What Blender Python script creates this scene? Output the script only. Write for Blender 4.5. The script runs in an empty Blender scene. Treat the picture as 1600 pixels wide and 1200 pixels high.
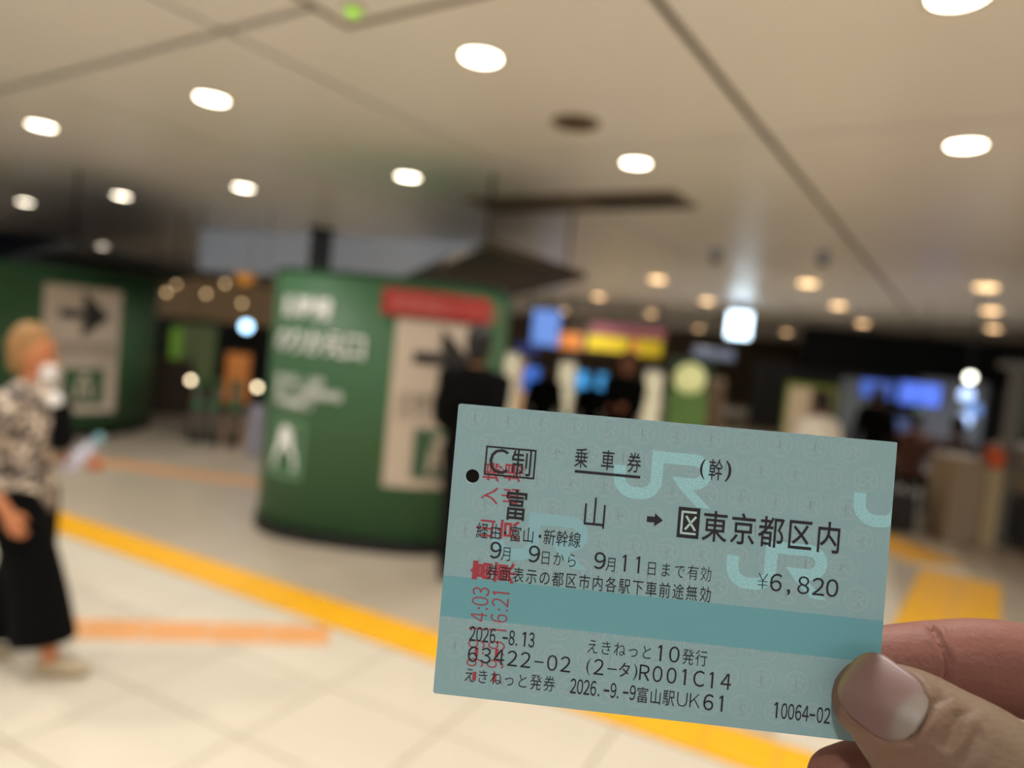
import bpy, bmesh, math, random
from math import sin, cos, tan, pi, radians, atan2, sqrt, exp
from mathutils import Vector, Matrix
from mathutils.bvhtree import BVHTree
random.seed(7)
S = bpy.context.scene
COL = S.collection

# ------------------------------------------------------------------ camera, world, exposure
CAMH = 1.6
FPX = 1100.0
ROLL = math.atan(.1003)
PITCH = radians(3.05)
FW = Vector((0, cos(PITCH), -sin(PITCH)))
_u0 = Vector((0, sin(PITCH), cos(PITCH))); _r0 = Vector((1, 0, 0))
RT = _r0 * cos(ROLL) + _u0 * sin(ROLL)
UP = _u0 * cos(ROLL) - _r0 * sin(ROLL)
CAMLOC = Vector((0, 0, CAMH))
CAMROT = Matrix((RT, UP, -FW)).transposed()          # camera axes -> world
cam_d = bpy.data.cameras.new('camera')
cam = bpy.data.objects.new('camera', cam_d); COL.objects.link(cam)
cam.matrix_world = Matrix.Translation(CAMLOC) @ CAMROT.to_4x4()
cam_d.sensor_width = 36; cam_d.lens = 36 * FPX / 1600
cam_d.clip_start = .01; cam_d.clip_end = 300
cam_d.dof.use_dof = True; cam_d.dof.focus_distance = .1362
cam_d.dof.aperture_fstop = cam_d.lens * .001 / .0032
S.camera = cam
W = bpy.data.worlds.new('world'); S.world = W; W.use_nodes = True
W.node_tree.nodes['Background'].inputs[0].default_value = (.96, .98, 1.0, 1)
W.node_tree.nodes['Background'].inputs[1].default_value = 1.8
S.view_settings.view_transform = 'Standard'; S.view_settings.look = 'None'
S.view_settings.exposure = 0.0; S.view_settings.gamma = 1.0; S.view_settings.use_curve_mapping = False
S.cycles.max_bounces = 10; S.cycles.diffuse_bounces = 7; S.cycles.glossy_bounces = 3
S.cycles.sample_clamp_indirect = 6; S.cycles.caustics_reflective = False; S.cycles.caustics_refractive = False
SPOT_W = 54.0
LENS_E = 14.0
SPOT_COL = (1.0, .975, .94)

# ------------------------------------------------------------------ helpers
def lin(c):
    r = []
    for v in c[:3]:
        v = v / 255.0
        r.append(v / 12.92 if v <= .04045 else ((v + .055) / 1.055) ** 2.4)
    return (r[0], r[1], r[2], 1.0)

_m = {}
def mat(name, rgb, rough=.6, metal=0.0, emit=0.0, noise=0.0, nscale=8.0, bump=0.0, bscale=60.0, spec=.5, sss=0.0):
    if name in _m: return _m[name]
    m = bpy.data.materials.new(name); m.use_nodes = True
    nt = m.node_tree; b = nt.nodes['Principled BSDF']
    c = lin(rgb)
    b.inputs['Base Color'].default_value = c
    b.inputs['Roughness'].default_value = rough
    b.inputs['Metallic'].default_value = metal
    b.inputs['Specular IOR Level'].default_value = spec
    if sss:
        b.inputs['Subsurface Weight'].default_value = sss
        b.inputs['Subsurface Scale'].default_value = .004
    if emit:
        b.inputs['Emission Color'].default_value = c
        b.inputs['Emission Strength'].default_value = emit
    if noise or bump:
        tc = nt.nodes.new('ShaderNodeTexCoord')
        n = nt.nodes.new('ShaderNodeTexNoise'); n.inputs['Scale'].default_value = nscale; n.inputs['Detail'].default_value = 4
        nt.links.new(tc.outputs['Object'], n.inputs['Vector'])
        if noise:
            mx = nt.nodes.new('ShaderNodeMix'); mx.data_type = 'RGBA'
            mx.inputs[6].default_value = tuple(v * (1 - noise) for v in c[:3]) + (1,)
            mx.inputs[7].default_value = tuple(min(1, v * (1 + noise)) for v in c[:3]) + (1,)
            nt.links.new(n.outputs['Fac'], mx.inputs[0]); nt.links.new(mx.outputs[2], b.inputs['Base Color'])
            if emit: nt.links.new(mx.outputs[2], b.inputs['Emission Color'])
        if bump:
            n2 = nt.nodes.new('ShaderNodeTexNoise'); n2.inputs['Scale'].default_value = bscale
            nt.links.new(tc.outputs['Object'], n2.inputs['Vector'])
            bp = nt.nodes.new('ShaderNodeBump'); bp.inputs['Strength'].default_value = bump; bp.inputs['Distance'].default_value = .002
            nt.links.new(n2.outputs['Fac'], bp.inputs['Height']); nt.links.new(bp.outputs[0], b.inputs['Normal'])
    _m[name] = m
    return m

class MB:
    def __init__(s): s.v = []; s.f = []; s.mi = []
    def add(s, vs, fs, mi=0):
        o = len(s.v); s.v += [tuple(v) for v in vs]
        s.f += [tuple(i + o for i in f) for f in fs]; s.mi += [mi] * len(fs); return s
    def box(s, c, d, rz=0.0, mi=0, bev=0.0):
        cx, cy, cz = c; hx, hy, hz = d[0] / 2, d[1] / 2, d[2] / 2
        cr, sr = cos(rz), sin(rz)
        def T(x, y, z): return (cx + x * cr - y * sr, cy + x * sr + y * cr, cz + z)
        if bev <= 0:
            vs = [T(x * hx, y * hy, z * hz) for z in (-1, 1) for y in (-1, 1) for x in (-1, 1)]
            fs = [(0, 2, 3, 1), (4, 5, 7, 6), (0, 1, 5, 4), (2, 6, 7, 3), (0, 4, 6, 2), (1, 3, 7, 5)]
            return s.add(vs, fs, mi)
        b = min(bev, hx * .9, hy * .9, hz * .9)
        rings = []
        for z, i in ((-hz, b), (-hz + b, 0), (hz - b, 0), (hz, b)):
            X, Y = hx - i, hy - i
            rings.append([T(-X, -Y + b, z), T(-X + b, -Y, z), T(X - b, -Y, z), T(X, -Y + b, z), T(X, Y - b, z), T(X - b, Y, z), T(-X + b, Y, z), T(-X, Y - b, z)])
        vs = sum(rings, []); fs = [tuple(range(7, -1, -1)), tuple(range(24, 32))]
        for k in range(3):
            for j in range(8):
                a, c2 = k * 8 + j, k * 8 + (j + 1) % 8
                fs.append((a, c2, c2 + 8, a + 8))
        return s.add(vs, fs, mi)
    def prism(s, pts, z0, z1, mi=0):
        n = len(pts)
        vs = [(p[0], p[1], z0) for p in pts] + [(p[0], p[1], z1) for p in pts]
        fs = [tuple(range(n - 1, -1, -1)), tuple(range(n, 2 * n))] + [(i, (i + 1) % n, (i + 1) % n + n, i + n) for i in range(n)]
        return s.add(vs, fs, mi)
    def lathe(s, prof, n=24, c=(0, 0, 0), mi=0, axis='z'):
        vs = []; fs = []
        for r, z in prof:
            for k in range(n):
                a = 2 * pi * k / n
                p = (r * cos(a), r * sin(a), z)
                if axis == 'y': p = (p[0], p[2], p[1])
                vs.append((c[0] + p[0], c[1] + p[1], c[2] + p[2]))
        for i in range(len(prof) - 1):
            for k in range(n):
                k2 = (k + 1) % n
                fs.append((i * n + k, i * n + k2, (i + 1) * n + k2, (i + 1) * n + k))
        fs.append(tuple(range(n - 1, -1, -1))); fs.append(tuple(range((len(prof) - 1) * n, len(prof) * n)))
        return s.add(vs, fs, mi)
    def mesh(s, name, mats, smooth=False):
        me = bpy.data.meshes.new(name); me.from_pydata(s.v, [], s.f); me.validate()
        for m in (mats if isinstance(mats, (list, tuple)) else [mats]): me.materials.append(m)
        if len(s.mi) == len(me.polygons): me.polygons.foreach_set('material_index', s.mi)
        if smooth: me.polygons.foreach_set('use_smooth', [True] * len(me.polygons))
        me.update(); return me
    def build(s, name, mats, parent=None, smooth=False, loc=None):
        return link(name, s.mesh(name, mats, smooth), parent, loc)

def link(name, me, parent=None, loc=None):
    o = bpy.data.objects.new(name, me); COL.objects.link(o)
    if parent: o.parent = parent
    if loc is not None: o.location = loc
    return o
def empty(name, loc=(0, 0, 0), rz=0.0):
    o = bpy.data.objects.new(name, None); COL.objects.link(o); o.location = loc; o.rotation_euler = (0, 0, rz)
    o.empty_display_size = .05
    return o
def tag(o, label=None, cat=None, group=None, kind=None):
    if label: o['label'] = label
    if cat: o['category'] = cat
    if group: o['group'] = group
    if kind: o['kind'] = kind
    return o
def ray(px, py): return FW * FPX + RT * (px - 800) + UP * (600 - py)
def at_d(px, py, D):                      # world point seen at a pixel, D metres ahead
    d = ray(px, py); return CAMLOC + d * (D / d.y)
def at_z(px, py, z):
    d = ray(px, py); return CAMLOC + d * ((z - CAMH) / d.z)
GA = radians(33.085)                      # the hall's grid, turned against the view
GU = Vector((sin(GA), cos(GA), 0)); GV = Vector((cos(GA), -sin(GA), 0))
def grid(u, v, z=0.0): return GU * u + GV * v + Vector((0, 0, z))
FA = radians(-26.5)                       # floor tiles' own direction
FE = Vector((cos(FA), sin(FA), 0)); FN = Vector((-sin(FA), cos(FA), 0))

_gl = {}
def glyph(ch, off=0.0):
    k = (ch, off)
    if k not in _gl:
        c = bpy.data.curves.new('g', 'FONT'); c.body = ch; c.fill_mode = 'FRONT'; c.resolution_u = 3; c.offset = off
        o = bpy.data.objects.new('g', c); COL.objects.link(o)
        m = o.evaluated_get(bpy.context.evaluated_depsgraph_get()).to_mesh()
        _gl[k] = ([tuple(v.co) for v in m.vertices], [tuple(p.vertices) for p in m.polygons])
        bpy.data.objects.remove(o); bpy.data.curves.remove(c)
    return _gl[k]
def wide(ch): return chr(ord(ch) + 0xFEE0) if ch.isascii() and ch.isalnum() else ch
def gbox(ch):
    v = glyph(ch)[0]; return min(p[0] for p in v), max(p[0] for p in v), min(p[1] for p in v), max(p[1] for p in v)
def put_char(mb, ch, cx, cy, w, h, rot=0.0, off=0.0, fn=None, mi=0):
    """glyph centred on (cx,cy), full-size box w x h; fn maps (x,y) to 3-D"""
    if ch in ' 　': return
    lat = ord(ch) < 0x2000 and ch not in '()'
    ch = wide(ch)
    v, f = glyph(ch, off)
    if not v: return
    if lat:
        x0, x1, y0, y1 = gbox('０')
        gx = gbox(ch); mx = (gx[0] + gx[1]) / 2
        sx = w / (x1 - x0); sy = h / (y1 - y0); my = (y0 + y1) / 2
    else:
        x0, x1, y0, y1 = gbox('国')
        mx, my = (x0 + x1) / 2, (y0 + y1) / 2
        if ch in '()': g = gbox(ch); mx = (g[0] + g[1]) / 2; my = (g[2] + g[3]) / 2; sx = sy = h / (g[3] - g[2])
        else: sx = w / (x1 - x0); sy = h / (y1 - y0)
    cr, sr = cos(rot), sin(rot); out = []
    for p in v:
        x, y = (p[0] - mx) * sx, (p[1] - my) * sy
        X, Y = cx + x * cr - y * sr, cy + x * sr + y * cr
        out.append(fn(X, Y) if fn else (X, Y, 0))
    mb.add(out, f, mi)

def tube_rings(pts, n=16, closed_caps=True):
    """pts: list of (centre, rx, ry, side-vector); Catmull-Rom through them"""
    P = [(Vector(p[0]), p[1], p[2], Vector(p[3])) for p in pts]
    out = []
    def cr(a, b, c, d, t): return .5 * ((2 * b) + (c - a) * t + (2 * a - 5 * b + 4 * c - d) * t * t + (3 * b - a - 3 * c + d) * t ** 3)
    for i in range(len(P) - 1):
        a, b, c, d = P[max(i - 1, 0)], P[i], P[i + 1], P[min(i + 2, len(P) - 1)]
        for k in range(4):
            t = k / 4
            out.append(tuple(cr(a[j], b[j], c[j], d[j], t) for j in range(4)))
    out.append(P[-1])
    return out
def tube(mb, pts, n=16, cap0=True, cap1=True, mi=0):
    R = tube_rings(pts)
    vs = []
    T0 = (R[1][0] - R[0][0]).normalized(); T1 = (R[-1][0] - R[-2][0]).normalized()
    rings = []
    def ring(c, rx, ry, s, t):
        s = (s - t * s.dot(t)).normalized(); u = t.cross(s)
        return [c + s * rx * cos(2 * pi * k / n) + u * ry * sin(2 * pi * k / n) for k in range(n)]
    if cap0:
        for a in (85, 60, 35, 15):
            k = cos(radians(a)); r = min(R[0][1], R[0][2])
            rings.append(ring(R[0][0] - T0 * r * sin(radians(a)), R[0][1] * k, R[0][2] * k, R[0][3], T0))
    for i, r in enumerate(R):
        a = R[max(i - 1, 0)][0]; b = R[min(i + 1, len(R) - 1)][0]
        rings.append(ring(r[0], r[1], r[2], r[3], (b - a).normalized()))
    if cap1:
        for a in (15, 35, 60, 85):
            k = cos(radians(a)); r = min(R[-1][1], R[-1][2])
            rings.append(ring(R[-1][0] + T1 * r * sin(radians(a)), R[-1][1] * k, R[-1][2] * k, R[-1][3], T1))
    vs = sum(rings, []); fs = []
    for i in range(len(rings) - 1):
        for k in range(n):
            fs.append((i * n + k, i * n + (k + 1) % n, (i + 1) * n + (k + 1) % n, (i + 1) * n + k))
    fs.append(tuple(range(n - 1, -1, -1))); m = (len(rings) - 1) * n; fs.append(tuple(range(m, m + n)))
    mb.add(vs, fs, mi)
def ball(mb, c, r, n=14, mi=0):
    rx, ry, rz = r if isinstance(r, (tuple, list)) else (r, r, r)
    vs = []; fs = []; m = 9
    for i in range(1, m):
        a = pi * i / m
        for k in range(n): vs.append((c[0] + rx * sin(a) * cos(2 * pi * k / n), c[1] + ry * sin(a) * sin(2 * pi * k / n), c[2] + rz * cos(a)))
    for i in range(m - 2):
        for k in range(n): fs.append((i * n + k, (i + 1) * n + k, (i + 1) * n + (k + 1) % n, i * n + (k + 1) % n))
    fs.append(tuple(range(n))); fs.append(tuple(range((m - 1) * n - 1, (m - 2) * n - 1, -1)))
    mb.add(vs, fs, mi)
def remeshed(mb, voxel, smooth=4, factor=.5):
    me = mb.mesh('tmp', []) if False else None
    me = bpy.data.meshes.new('tmp'); me.from_pydata(mb.v, [], mb.f)
    bm = bmesh.new(); bm.from_mesh(me); bmesh.ops.recalc_face_normals(bm, faces=bm.faces); bm.to_mesh(me); bm.free()
    o = bpy.data.objects.new('tmp', me); COL.objects.link(o)
    r = o.modifiers.new('r', 'REMESH'); r.mode = 'VOXEL'; r.voxel_size = voxel; r.use_smooth_shade = True
    if smooth:
        s = o.modifiers.new('s', 'SMOOTH'); s.iterations = smooth; s.factor = factor
    out = bpy.data.meshes.new_from_object(o.evaluated_get(bpy.context.evaluated_depsgraph_get()))
    bpy.data.objects.remove(o); bpy.data.meshes.remove(me)
    out.polygons.foreach_set('use_smooth', [True] * len(out.polygons))
    return out

# ------------------------------------------------------------------ materials of the setting
M_tile = mat('pale_stone_tile', (207, 197, 178), rough=.42, noise=.06, nscale=2.5)
M_tile2 = mat('taupe_stone_tile', (184, 171, 152), rough=.3, noise=.08, nscale=2.2)
M_joint = mat('tile_grout', (150, 135, 112), rough=.8)
M_yellow = mat('yellow_tactile', (238, 178, 20), rough=.45, noise=.05)
M_terra = mat('terracotta_stone', (222, 158, 98), rough=.5, noise=.28, nscale=16)
M_panel = mat('ceiling_panel_white', (242, 241, 240), rough=.34, noise=.02, nscale=1.0, spec=.5)
M_gap = mat('ceiling_joint_taupe', (120, 108, 92), rough=.8)  # darker tone of the joint backing, also on the hatch frame
M_white = mat('white_enamel', (225, 222, 214), rough=.4)
M_dark = mat('dark_fascia', (13, 12, 11), rough=.6, spec=.3)
M_black = mat('black_paint', (12, 12, 13), rough=.5)
M_brownboard = mat('dark_brown_soffit', (66, 52, 36), rough=.7)
M_green = mat('green_cladding', (64, 104, 70), rough=.5, noise=.02, spec=.35)
M_greend = mat('green_dark', (18, 60, 26), rough=.4)
M_red = mat('red_banner', (168, 40, 36), rough=.5)
M_poster = mat('poster_paper', (205, 190, 172), rough=.6)
M_print = mat('poster_black_print', (30, 28, 28), rough=.6)
M_grey = mat('grey_metal', (110, 112, 116), rough=.4, metal=.2)
M_beige = mat('beige_metal', (176, 158, 128), rough=.45)
M_brown = mat('brown_stone', (70, 52, 36), rough=.5, noise=.15)
M_fgrey = mat('bulkhead_added_glow', (160, 163, 168), rough=.6, emit=.24, noise=.12, nscale=.8)  # faint emission added because little light reaches the bulkhead

# ------------------------------------------------------------------ floor
base = MB(); base.box((6, 22, -.015), (120, 80, .02))
floor = base.build('floor', M_joint); tag(floor, kind='structure')
# pale tiles (0.6 x 0.5 m) on the near side of the yellow strip, taupe tiles past it
def tile_mesh(name, a, b, m, h=.006):
    mb = MB(); g = .004; w, d = a - 2 * g, b - 2 * g; bv = .002
    r0 = [(-w/2, -d/2, -h), (w/2, -d/2, -h), (w/2, d/2, -h), (-w/2, d/2, -h)]
    r1 = [(x, y, -bv) for x, y, z in r0]; r2 = [(x * (1 - 2*bv/w), y * (1 - 2*bv/d), 0) for x, y, z in r0]
    vs = r0 + r1 + r2
    fs = [(8, 9, 10, 11)] + [(i, (i+1) % 4, (i+1) % 4 + 4, i + 4) for i in range(4)] + [(i+4, (i+1) % 4 + 4, (i+1) % 4 + 8, i + 8) for i in range(4)]
    return mb.add(vs, fs).mesh(name, m)
tm1 = tile_mesh('pale_tile', .6, .5, M_tile); tm2 = tile_mesh('taupe_tile', .6, .5, M_tile2)
def put_flat(name, me, e, n, z=0.0, ang=FA, parent=floor):
    o = link(name, me, parent); p = FE * e + FN * n; o.location = (p.x, p.y, z); o.rotation_euler = (0, 0, ang); return o
for j in range(-3, 5):                    # n rows 0.45 .. 2.95
    n0 = 1.95 + .5 * (j - 3)
    for i in range(-6, 9):
        e0 = -1.99 + .6 * i + .3
        if -5.4 < e0 < 3.4: put_flat('floor_tile', tm1, e0, n0 + .25)
cnt = 0
for j in range(0, 11):
    n0 = 3.27 + .5 * j
    for i in range(-8, 9):
        e0 = -1.69 + .6 * i
        q = FE * e0 + FN * (n0 + .25)
        pale = q.x > 1.3 and (q.x - 4.03) * .818 - (q.y - 6.02) * .575 < -.2 and q.y < 7.4
        put_flat('floor_tile', tm1 if pale else tm2, e0, n0 + .25)
# the taupe field going on beyond the tiles that can be told apart
far = MB()
def quad(mb, e0, e1, n0, n1, z=-.001):
    mb.add([tuple(FE * a + FN * b + Vector((0, 0, z))) for a, b in ((e0, n0), (e1, n0), (e1, n1), (e0, n1))], [(0, 1, 2, 3)])
M_far = mat('far_stone_floor', (180, 168, 150), rough=.3, noise=.1, nscale=1.2)
quad(far, -60, 60, 8.77, 75); quad(far, -60, -6.79, 3.27, 8.77); quad(far, 3.71, 60, 3.27, 8.77)
tag(far.build('paving_beyond', M_far, floor), kind='stuff')
near = MB(); quad(near, -60, -5.59, -12, 2.95); quad(near, 3.41, 60, -12, 2.95); quad(near, -5.59, 3.41, -12, .45)
tag(near.build('paving_around', M_tile, floor), kind='stuff')
# tactile strip: 0.3 m yellow tiles with raised bars
tb = MB(); tb.box((0, 0, -.002), (.294, .294, .006), bev=.001)
for k in range(4): tb.box((0, -.105 + .07 * k, .003), (.27, .022, .008), bev=.002)
tactile = tb.mesh('tactile_tile', M_yellow)
strip = tag(empty('tactile_strip', FE * -2 + FN * 3.1), 'long yellow tactile paving strip crossing the floor behind the ticket', 'paving strip')
for i in range(34):
    e = -6.3 + .3 * i
    p = FE * e + FN * 3.11 - strip.location
    o = link('tactile_tile', tactile, strip, (p.x, p.y, 0)); o.rotation_euler = (0, 0, FA)
br = tag(empty('tactile_strip', (3.85, 6.1, 0)), 'yellow tactile paving branch right of the ticket, above the index finger', 'paving strip')
bd = Vector((-.575, -.818, 0)); bn = Vector((-bd.y, bd.x, 0))
tb2 = MB(); tb2.box((0, 0, -.002), (.294, .294, .006), bev=.001)
for a in range(4):
    for b in range(4): tb2.lathe([(.014, 0), (.012, .005), (.007, .0065)], 6, (-.105 + .07 * a, -.105 + .07 * b, .001))
blister = tb2.mesh('blister_tile', M_yellow)
a0 = Vector((4.03, 6.02, 0))
for k in range(11):
    for s in (-.15, .15):
        q = a0 + bd * (.3 * k + .1) + bn * s
        if q.dot(FN) < 3.45: continue
        p = q - br.location
        o = link('tactile_tile', blister, br, (p.x, p.y, .001)); o.rotation_euler = (0, 0, atan2(bd.y, bd.x))
fb = tag(empty('tactile_strip', (3.9, 7.2, 0)), 'far yellow tactile paving strip running left behind the ticket from the corner', 'paving strip')
c0 = Vector((4.06, 6.40, 0)); cd = Vector((-.17, 1, 0)).normalized(); cn = Vector((cd.y, -cd.x, 0))
for k in range(12):
    for s in (-.15, .15):
        p = c0 + cd * (.3 * k + .15) + cn * s - fb.location
        o = link('tactile_tile', tactile, fb, (p.x, p.y, .002)); o.rotation_euler = (0, 0, atan2(cd.y, cd.x))
# terracotta band of stones let into the pale floor
band = tag(empty('stone_band', (-1.6, 3.36, 0)), 'mottled orange stone band set in the pale floor below the woman', 'floor band')
tdir = Vector((cos(radians(9.9)), sin(radians(9.9)), 0)); tn = Vector((-tdir.y, tdir.x, 0))
st = MB(); st.box((0, 0, -.003), (.292, .236, .008), bev=.001); stm = st.mesh('band_stone', M_terra)
for k in range(16):
    p = Vector((-3.9, 2.95, 0)) + tdir * (.3 * k) + tn * .12
    if p.dot(FN) > 2.93: continue
    q = p - band.location
    link('band_stone', stm, band, (q.x, q.y, .001)).rotation_euler = (0, 0, radians(9.9))

band = tag(empty('stone_band', (-3.5, 7.0, 0)), 'faint orange brown stone band on the far floor between the green columns', 'floor band')
for k in range(13):
    p = Vector((-5.6, 7.35, 0)) + Vector((cos(radians(-7.7)), sin(radians(-7.7)), 0)) * (.3 * k) - band.location
    link('band_stone', stm, band, (p.x, p.y, .001)).rotation_euler = (0, 0, radians(-7.7))

# ------------------------------------------------------------------ ceiling
cb = MB(); cb.box((6, 22, 3.07), (120, 80, .04))
ceiling = cb.build('ceiling', M_gap); tag(ceiling, kind='structure')
PU, PV = 2.26, 2.06
pm = MB(); pm.box((0, 0, .012), (PV - .045, PU - .045, .03), bev=.004); panel_me = pm.mesh('ceiling_panel', M_panel)
rest = MB(); npan = 0
for i in range(-4, 22):
    for j in range(-20, 8):
        c = grid(4.37 + PU * (i + .5), -1.2 + PV * (j + .5), 3.0)
        if c.y < -7 or c.y > 45 or c.x < -36 or c.x > 34: continue
        near_ = c.length < 18.5 and c.y > -3
        if near_ and npan < 260:
            o = link('ceiling_panel', panel_me, ceiling, c); o.rotation_euler = (0, 0, -GA); npan += 1
        else:
            rest.box((c.x, c.y, c.z + .012), (PV - .045, PU - .045, .03), rz=-GA)
tag(rest.build('distant_panels', M_panel, ceiling), kind='stuff')

# ------------------------------------------------------------------ lamps
M_lens = mat('downlight_lens', (255, 240, 214), rough=.3, emit=LENS_E)
M_lensf = mat('far_downlight_lens', (255, 214, 160), rough=.3, emit=LENS_E * .22)
M_trim = mat('downlight_trim', (205, 198, 186), rough=.35)
tr = MB()
R_ = [(.116, .006), (.118, 0), (.118, -.005), (.108, -.008), (.098, -.002)]
n = 28; vs = []; fs = []
for r, z in R_: vs += [(r * cos(2*pi*k/n), r * sin(2*pi*k/n), z) for k in range(n)]
for i in range(4): fs += [(i*n+k, i*n+(k+1) % n, (i+1)*n+(k+1) % n, (i+1)*n+k) for k in range(n)]
trim_me = tr.add(vs, fs).mesh('trim_ring', M_trim, True)
ln = MB(); ln.lathe([(.094, .0), (.09, -.003), (.075, -.005), (.04, -.006), (.012, -.006)], 24)
lens_me = ln.mesh('lens', M_lens, True)
ln2 = MB(); ln2.lathe([(.13, .0), (.13, -.012), (.11, -.024), (.06, -.032), (.014, -.034)], 20)
lens_far = ln2.mesh('lens', M_lensf, True)
def downlight(p, label, group=None, far_=False, watt=SPOT_W, spot=True):
    e = empty('ceiling_downlight', p); tag(e, label, 'ceiling light', group)
    if far_: link('lens', lens_far, e)
    else: link('trim_ring', trim_me, e); link('lens', lens_me, e)
    if spot:
        L = bpy.data.lights.new('lamp_glow', 'SPOT'); L.energy = watt; L.color = SPOT_COL; L.spot_size = radians(136); L.spot_blend = .75; L.shadow_soft_size = .07
        lo = bpy.data.objects.new('lamp_glow', L); COL.objects.link(lo); lo.parent = e; lo.location = (0, 0, -.06)
    return e
near_l = [
 (2.66, -6.5, 'bright ceiling downlight above the arrow poster column, upper left edge'),
 (2.72, -4.29, 'bright ceiling downlight high on the left, between two ceiling joints'),
 (2.79, -2.19, 'large bright downlight near the top middle of the ceiling'),
 (2.94, -.20, 'very bright downlight cut off by the top right of the frame'),
 (4.71, -11.88, 'small downlight at the far left edge of the ceiling'),
 (4.70, -9.18, 'downlight second from the left in the lower row of ceiling lights'),
 (4.68, -6.69, 'downlight third from the left in the lower row, above the green column'),
 (4.67, -4.35, 'downlight left of the dark rectangular vent in the ceiling'),
 (4.69, -2.19, 'downlight just above the dark rectangular ceiling vent'),
 (4.75, -.19, 'bright downlight alone on the right side of the ceiling')]
for u, v, lb in near_l: downlight(grid(u, v, 2.992), lb, watt=SPOT_W * (1.9 if v < -4.1 and u > 3 else 1.1))
far_l = [
 (11.49, -4.73, 'warm downlight left of and above the glowing white sign'), (15.27, -7.73, 'far downlight right of the brown soffit tip'),
 (21.16, -12.0, 'tiny far downlight beside the blue glowing sign'), (27.97, -13.01, 'tiny far downlight over the yellow shop sign'),
 (20.07, -8.35, 'tiny far downlight above the right end of the pink and yellow sign'), (26.5, -9.01, 'tiny far downlight left of the glowing white sign'),
 (24.98, -5.46, 'tiny far downlight right of the glowing white sign'), (15.05, -5.0, 'far downlight directly left of the glowing white sign, higher one'),
 (11.35, -2.26, 'topmost of three far downlights stepping down right of the glowing sign'), (14.65, -2.32, 'middle of three far downlights stepping down right of the glowing sign'),
 (18.87, -2.4, 'lowest of three far downlights stepping down right of the glowing sign'), (11.15, -.01, 'topmost of three stacked far downlights near the right edge'),
 (14.28, .1, 'middle of three stacked far downlights near the right edge'), (18.12, .21, 'lowest of three stacked far downlights near the right edge'),
 (22.07, -15.81, 'tiny far downlight under the brown soffit tip')]
for k, (u, v, lb) in enumerate(far_l):
    downlight(grid(u, v, 2.992), lb, far_=True, watt=190, spot=k in (0, 1, 2, 5, 7, 8, 9, 11, 12, 14))
downlight(grid(8.6, -17.5, 2.992), 'small pale downlight over the left green column, above the black soffit', far_=False)
# unseen lamps added to brighten the left ceiling, then the grid's row behind the photographer
for u, v in ((4.7, -14.5), (10.0, -8.2), (10.4, -11.2), (14.0, -12.5), (18.0, -20.5), (.7, -6.5), (.7, -4.3), (.7, -2.2), (.8, -.1), (.8, 1.95), (2.9, 1.95), (4.8, 1.95), (-1.3, -4.2), (-1.3, -2.1), (-1.3, .1)):
    downlight(grid(u, v, 2.992), 'ceiling downlight out of view beside the photographer or added to brighten the left of the hall', 'downlights outside the frame', watt=SPOT_W * 1.8)

# round dark loudspeaker, slotted vent, hatch in the ceiling
sp = tag(empty('ceiling_speaker', grid(3.79, -2.2, 2.994)), 'round dark loudspeaker grille flush in the ceiling', 'speaker')
mb = MB(); mb.lathe([(.15, .004), (.15, -.006), (.138, -.012), (.128, -.006)], 28); mb.build('rim', mat('speaker_rim', (120, 104, 80), rough=.5), sp)
mb = MB(); mb.lathe([(.128, -.003), (.09, -.011), (.02, -.013)], 28); mb.build('grille', mat('speaker_grille', (84, 68, 46), rough=.7, bump=.5, bscale=300), sp)
vt = tag(empty('ceiling_vent', grid(5.82, -3.3, 2.997), -GA), 'long dark rectangular air vent flush in the ceiling', 'vent')
M_vent = mat('vent_dark', (78, 66, 50), rough=.6); M_vent2 = mat('vent_grey', (150, 138, 120), rough=.6)
mb = MB(); mb.box((0, 0, 0), (2.2, .66, .02), bev=.004); mb.build('vent_frame', M_vent2, vt)
for k in range(7):
    mb = MB(); mb.box((.62, -.255 + .085 * k, -.016), (.84, .06, .014), bev=.003); mb.build('slat', M_vent, vt)
for k in range(7):
    mb = MB(); mb.box((-.45, -.255 + .085 * k, -.016), (1.2, .05, .012), bev=.003); mb.build('slat', mat('vent_slat_light', (122, 110, 92), rough=.6), vt)
ht = tag(empty('access_hatch', grid(1.75, -2.05, 2.994), -GA), 'square access hatch frame cut off at the top of the frame', 'hatch')
mb = MB()
for s in (-1, 1):
    mb.box((s * .53, 0, -.004), (.03, 1.09, .012)); mb.box((0, s * .53, -.004), (1.03, .03, .012))
mb.build('hatch_frame', M_gap, ht)
mb = MB(); mb.box((0, 0, -.002), (1.02, 1.02, .008), bev=.002); mb.build('hatch_panel', M_panel, ht)
gl = tag(empty('exit_lamp', at_z(552, 14, 2.972)), 'small oval green indicator lamp on the ceiling hatch corner', 'lamp')
mb = MB(); mb.lathe([(.05, .012), (.05, -.004), (.04, -.01)], 20); mb.build('base', M_trim, gl)
mb = MB(); mb.lathe([(.036, -.01), (.034, -.02), (.02, -.028), (.006, -.03)], 20); mb.build('lens', mat('green_lens', (130, 190, 40), emit=1.2), gl, True)
# two grey camera domes
for (px, py, lb) in ((1120, 405, 'grey dome camera under the ceiling, left of the pair'), (1287, 408, 'grey dome camera under the ceiling, right of the pair')):
    p = at_z(px, py - 14, 2.99); e = tag(empty('dome_camera', p), lb, 'camera')
    mb = MB(); mb.lathe([(.07, .01), (.075, -.03), (.075, -.09), (.06, -.1)], 20); mb.build('housing', mat('camera_housing', (170, 176, 186), rough=.4), e, True)
    mb = MB(); mb.lathe([(.058, -.098), (.055, -.13), (.035, -.15), (.01, -.158)], 20); mb.build('dome', mat('smoked_dome', (34, 34, 36), rough=.15), e, True)

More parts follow.
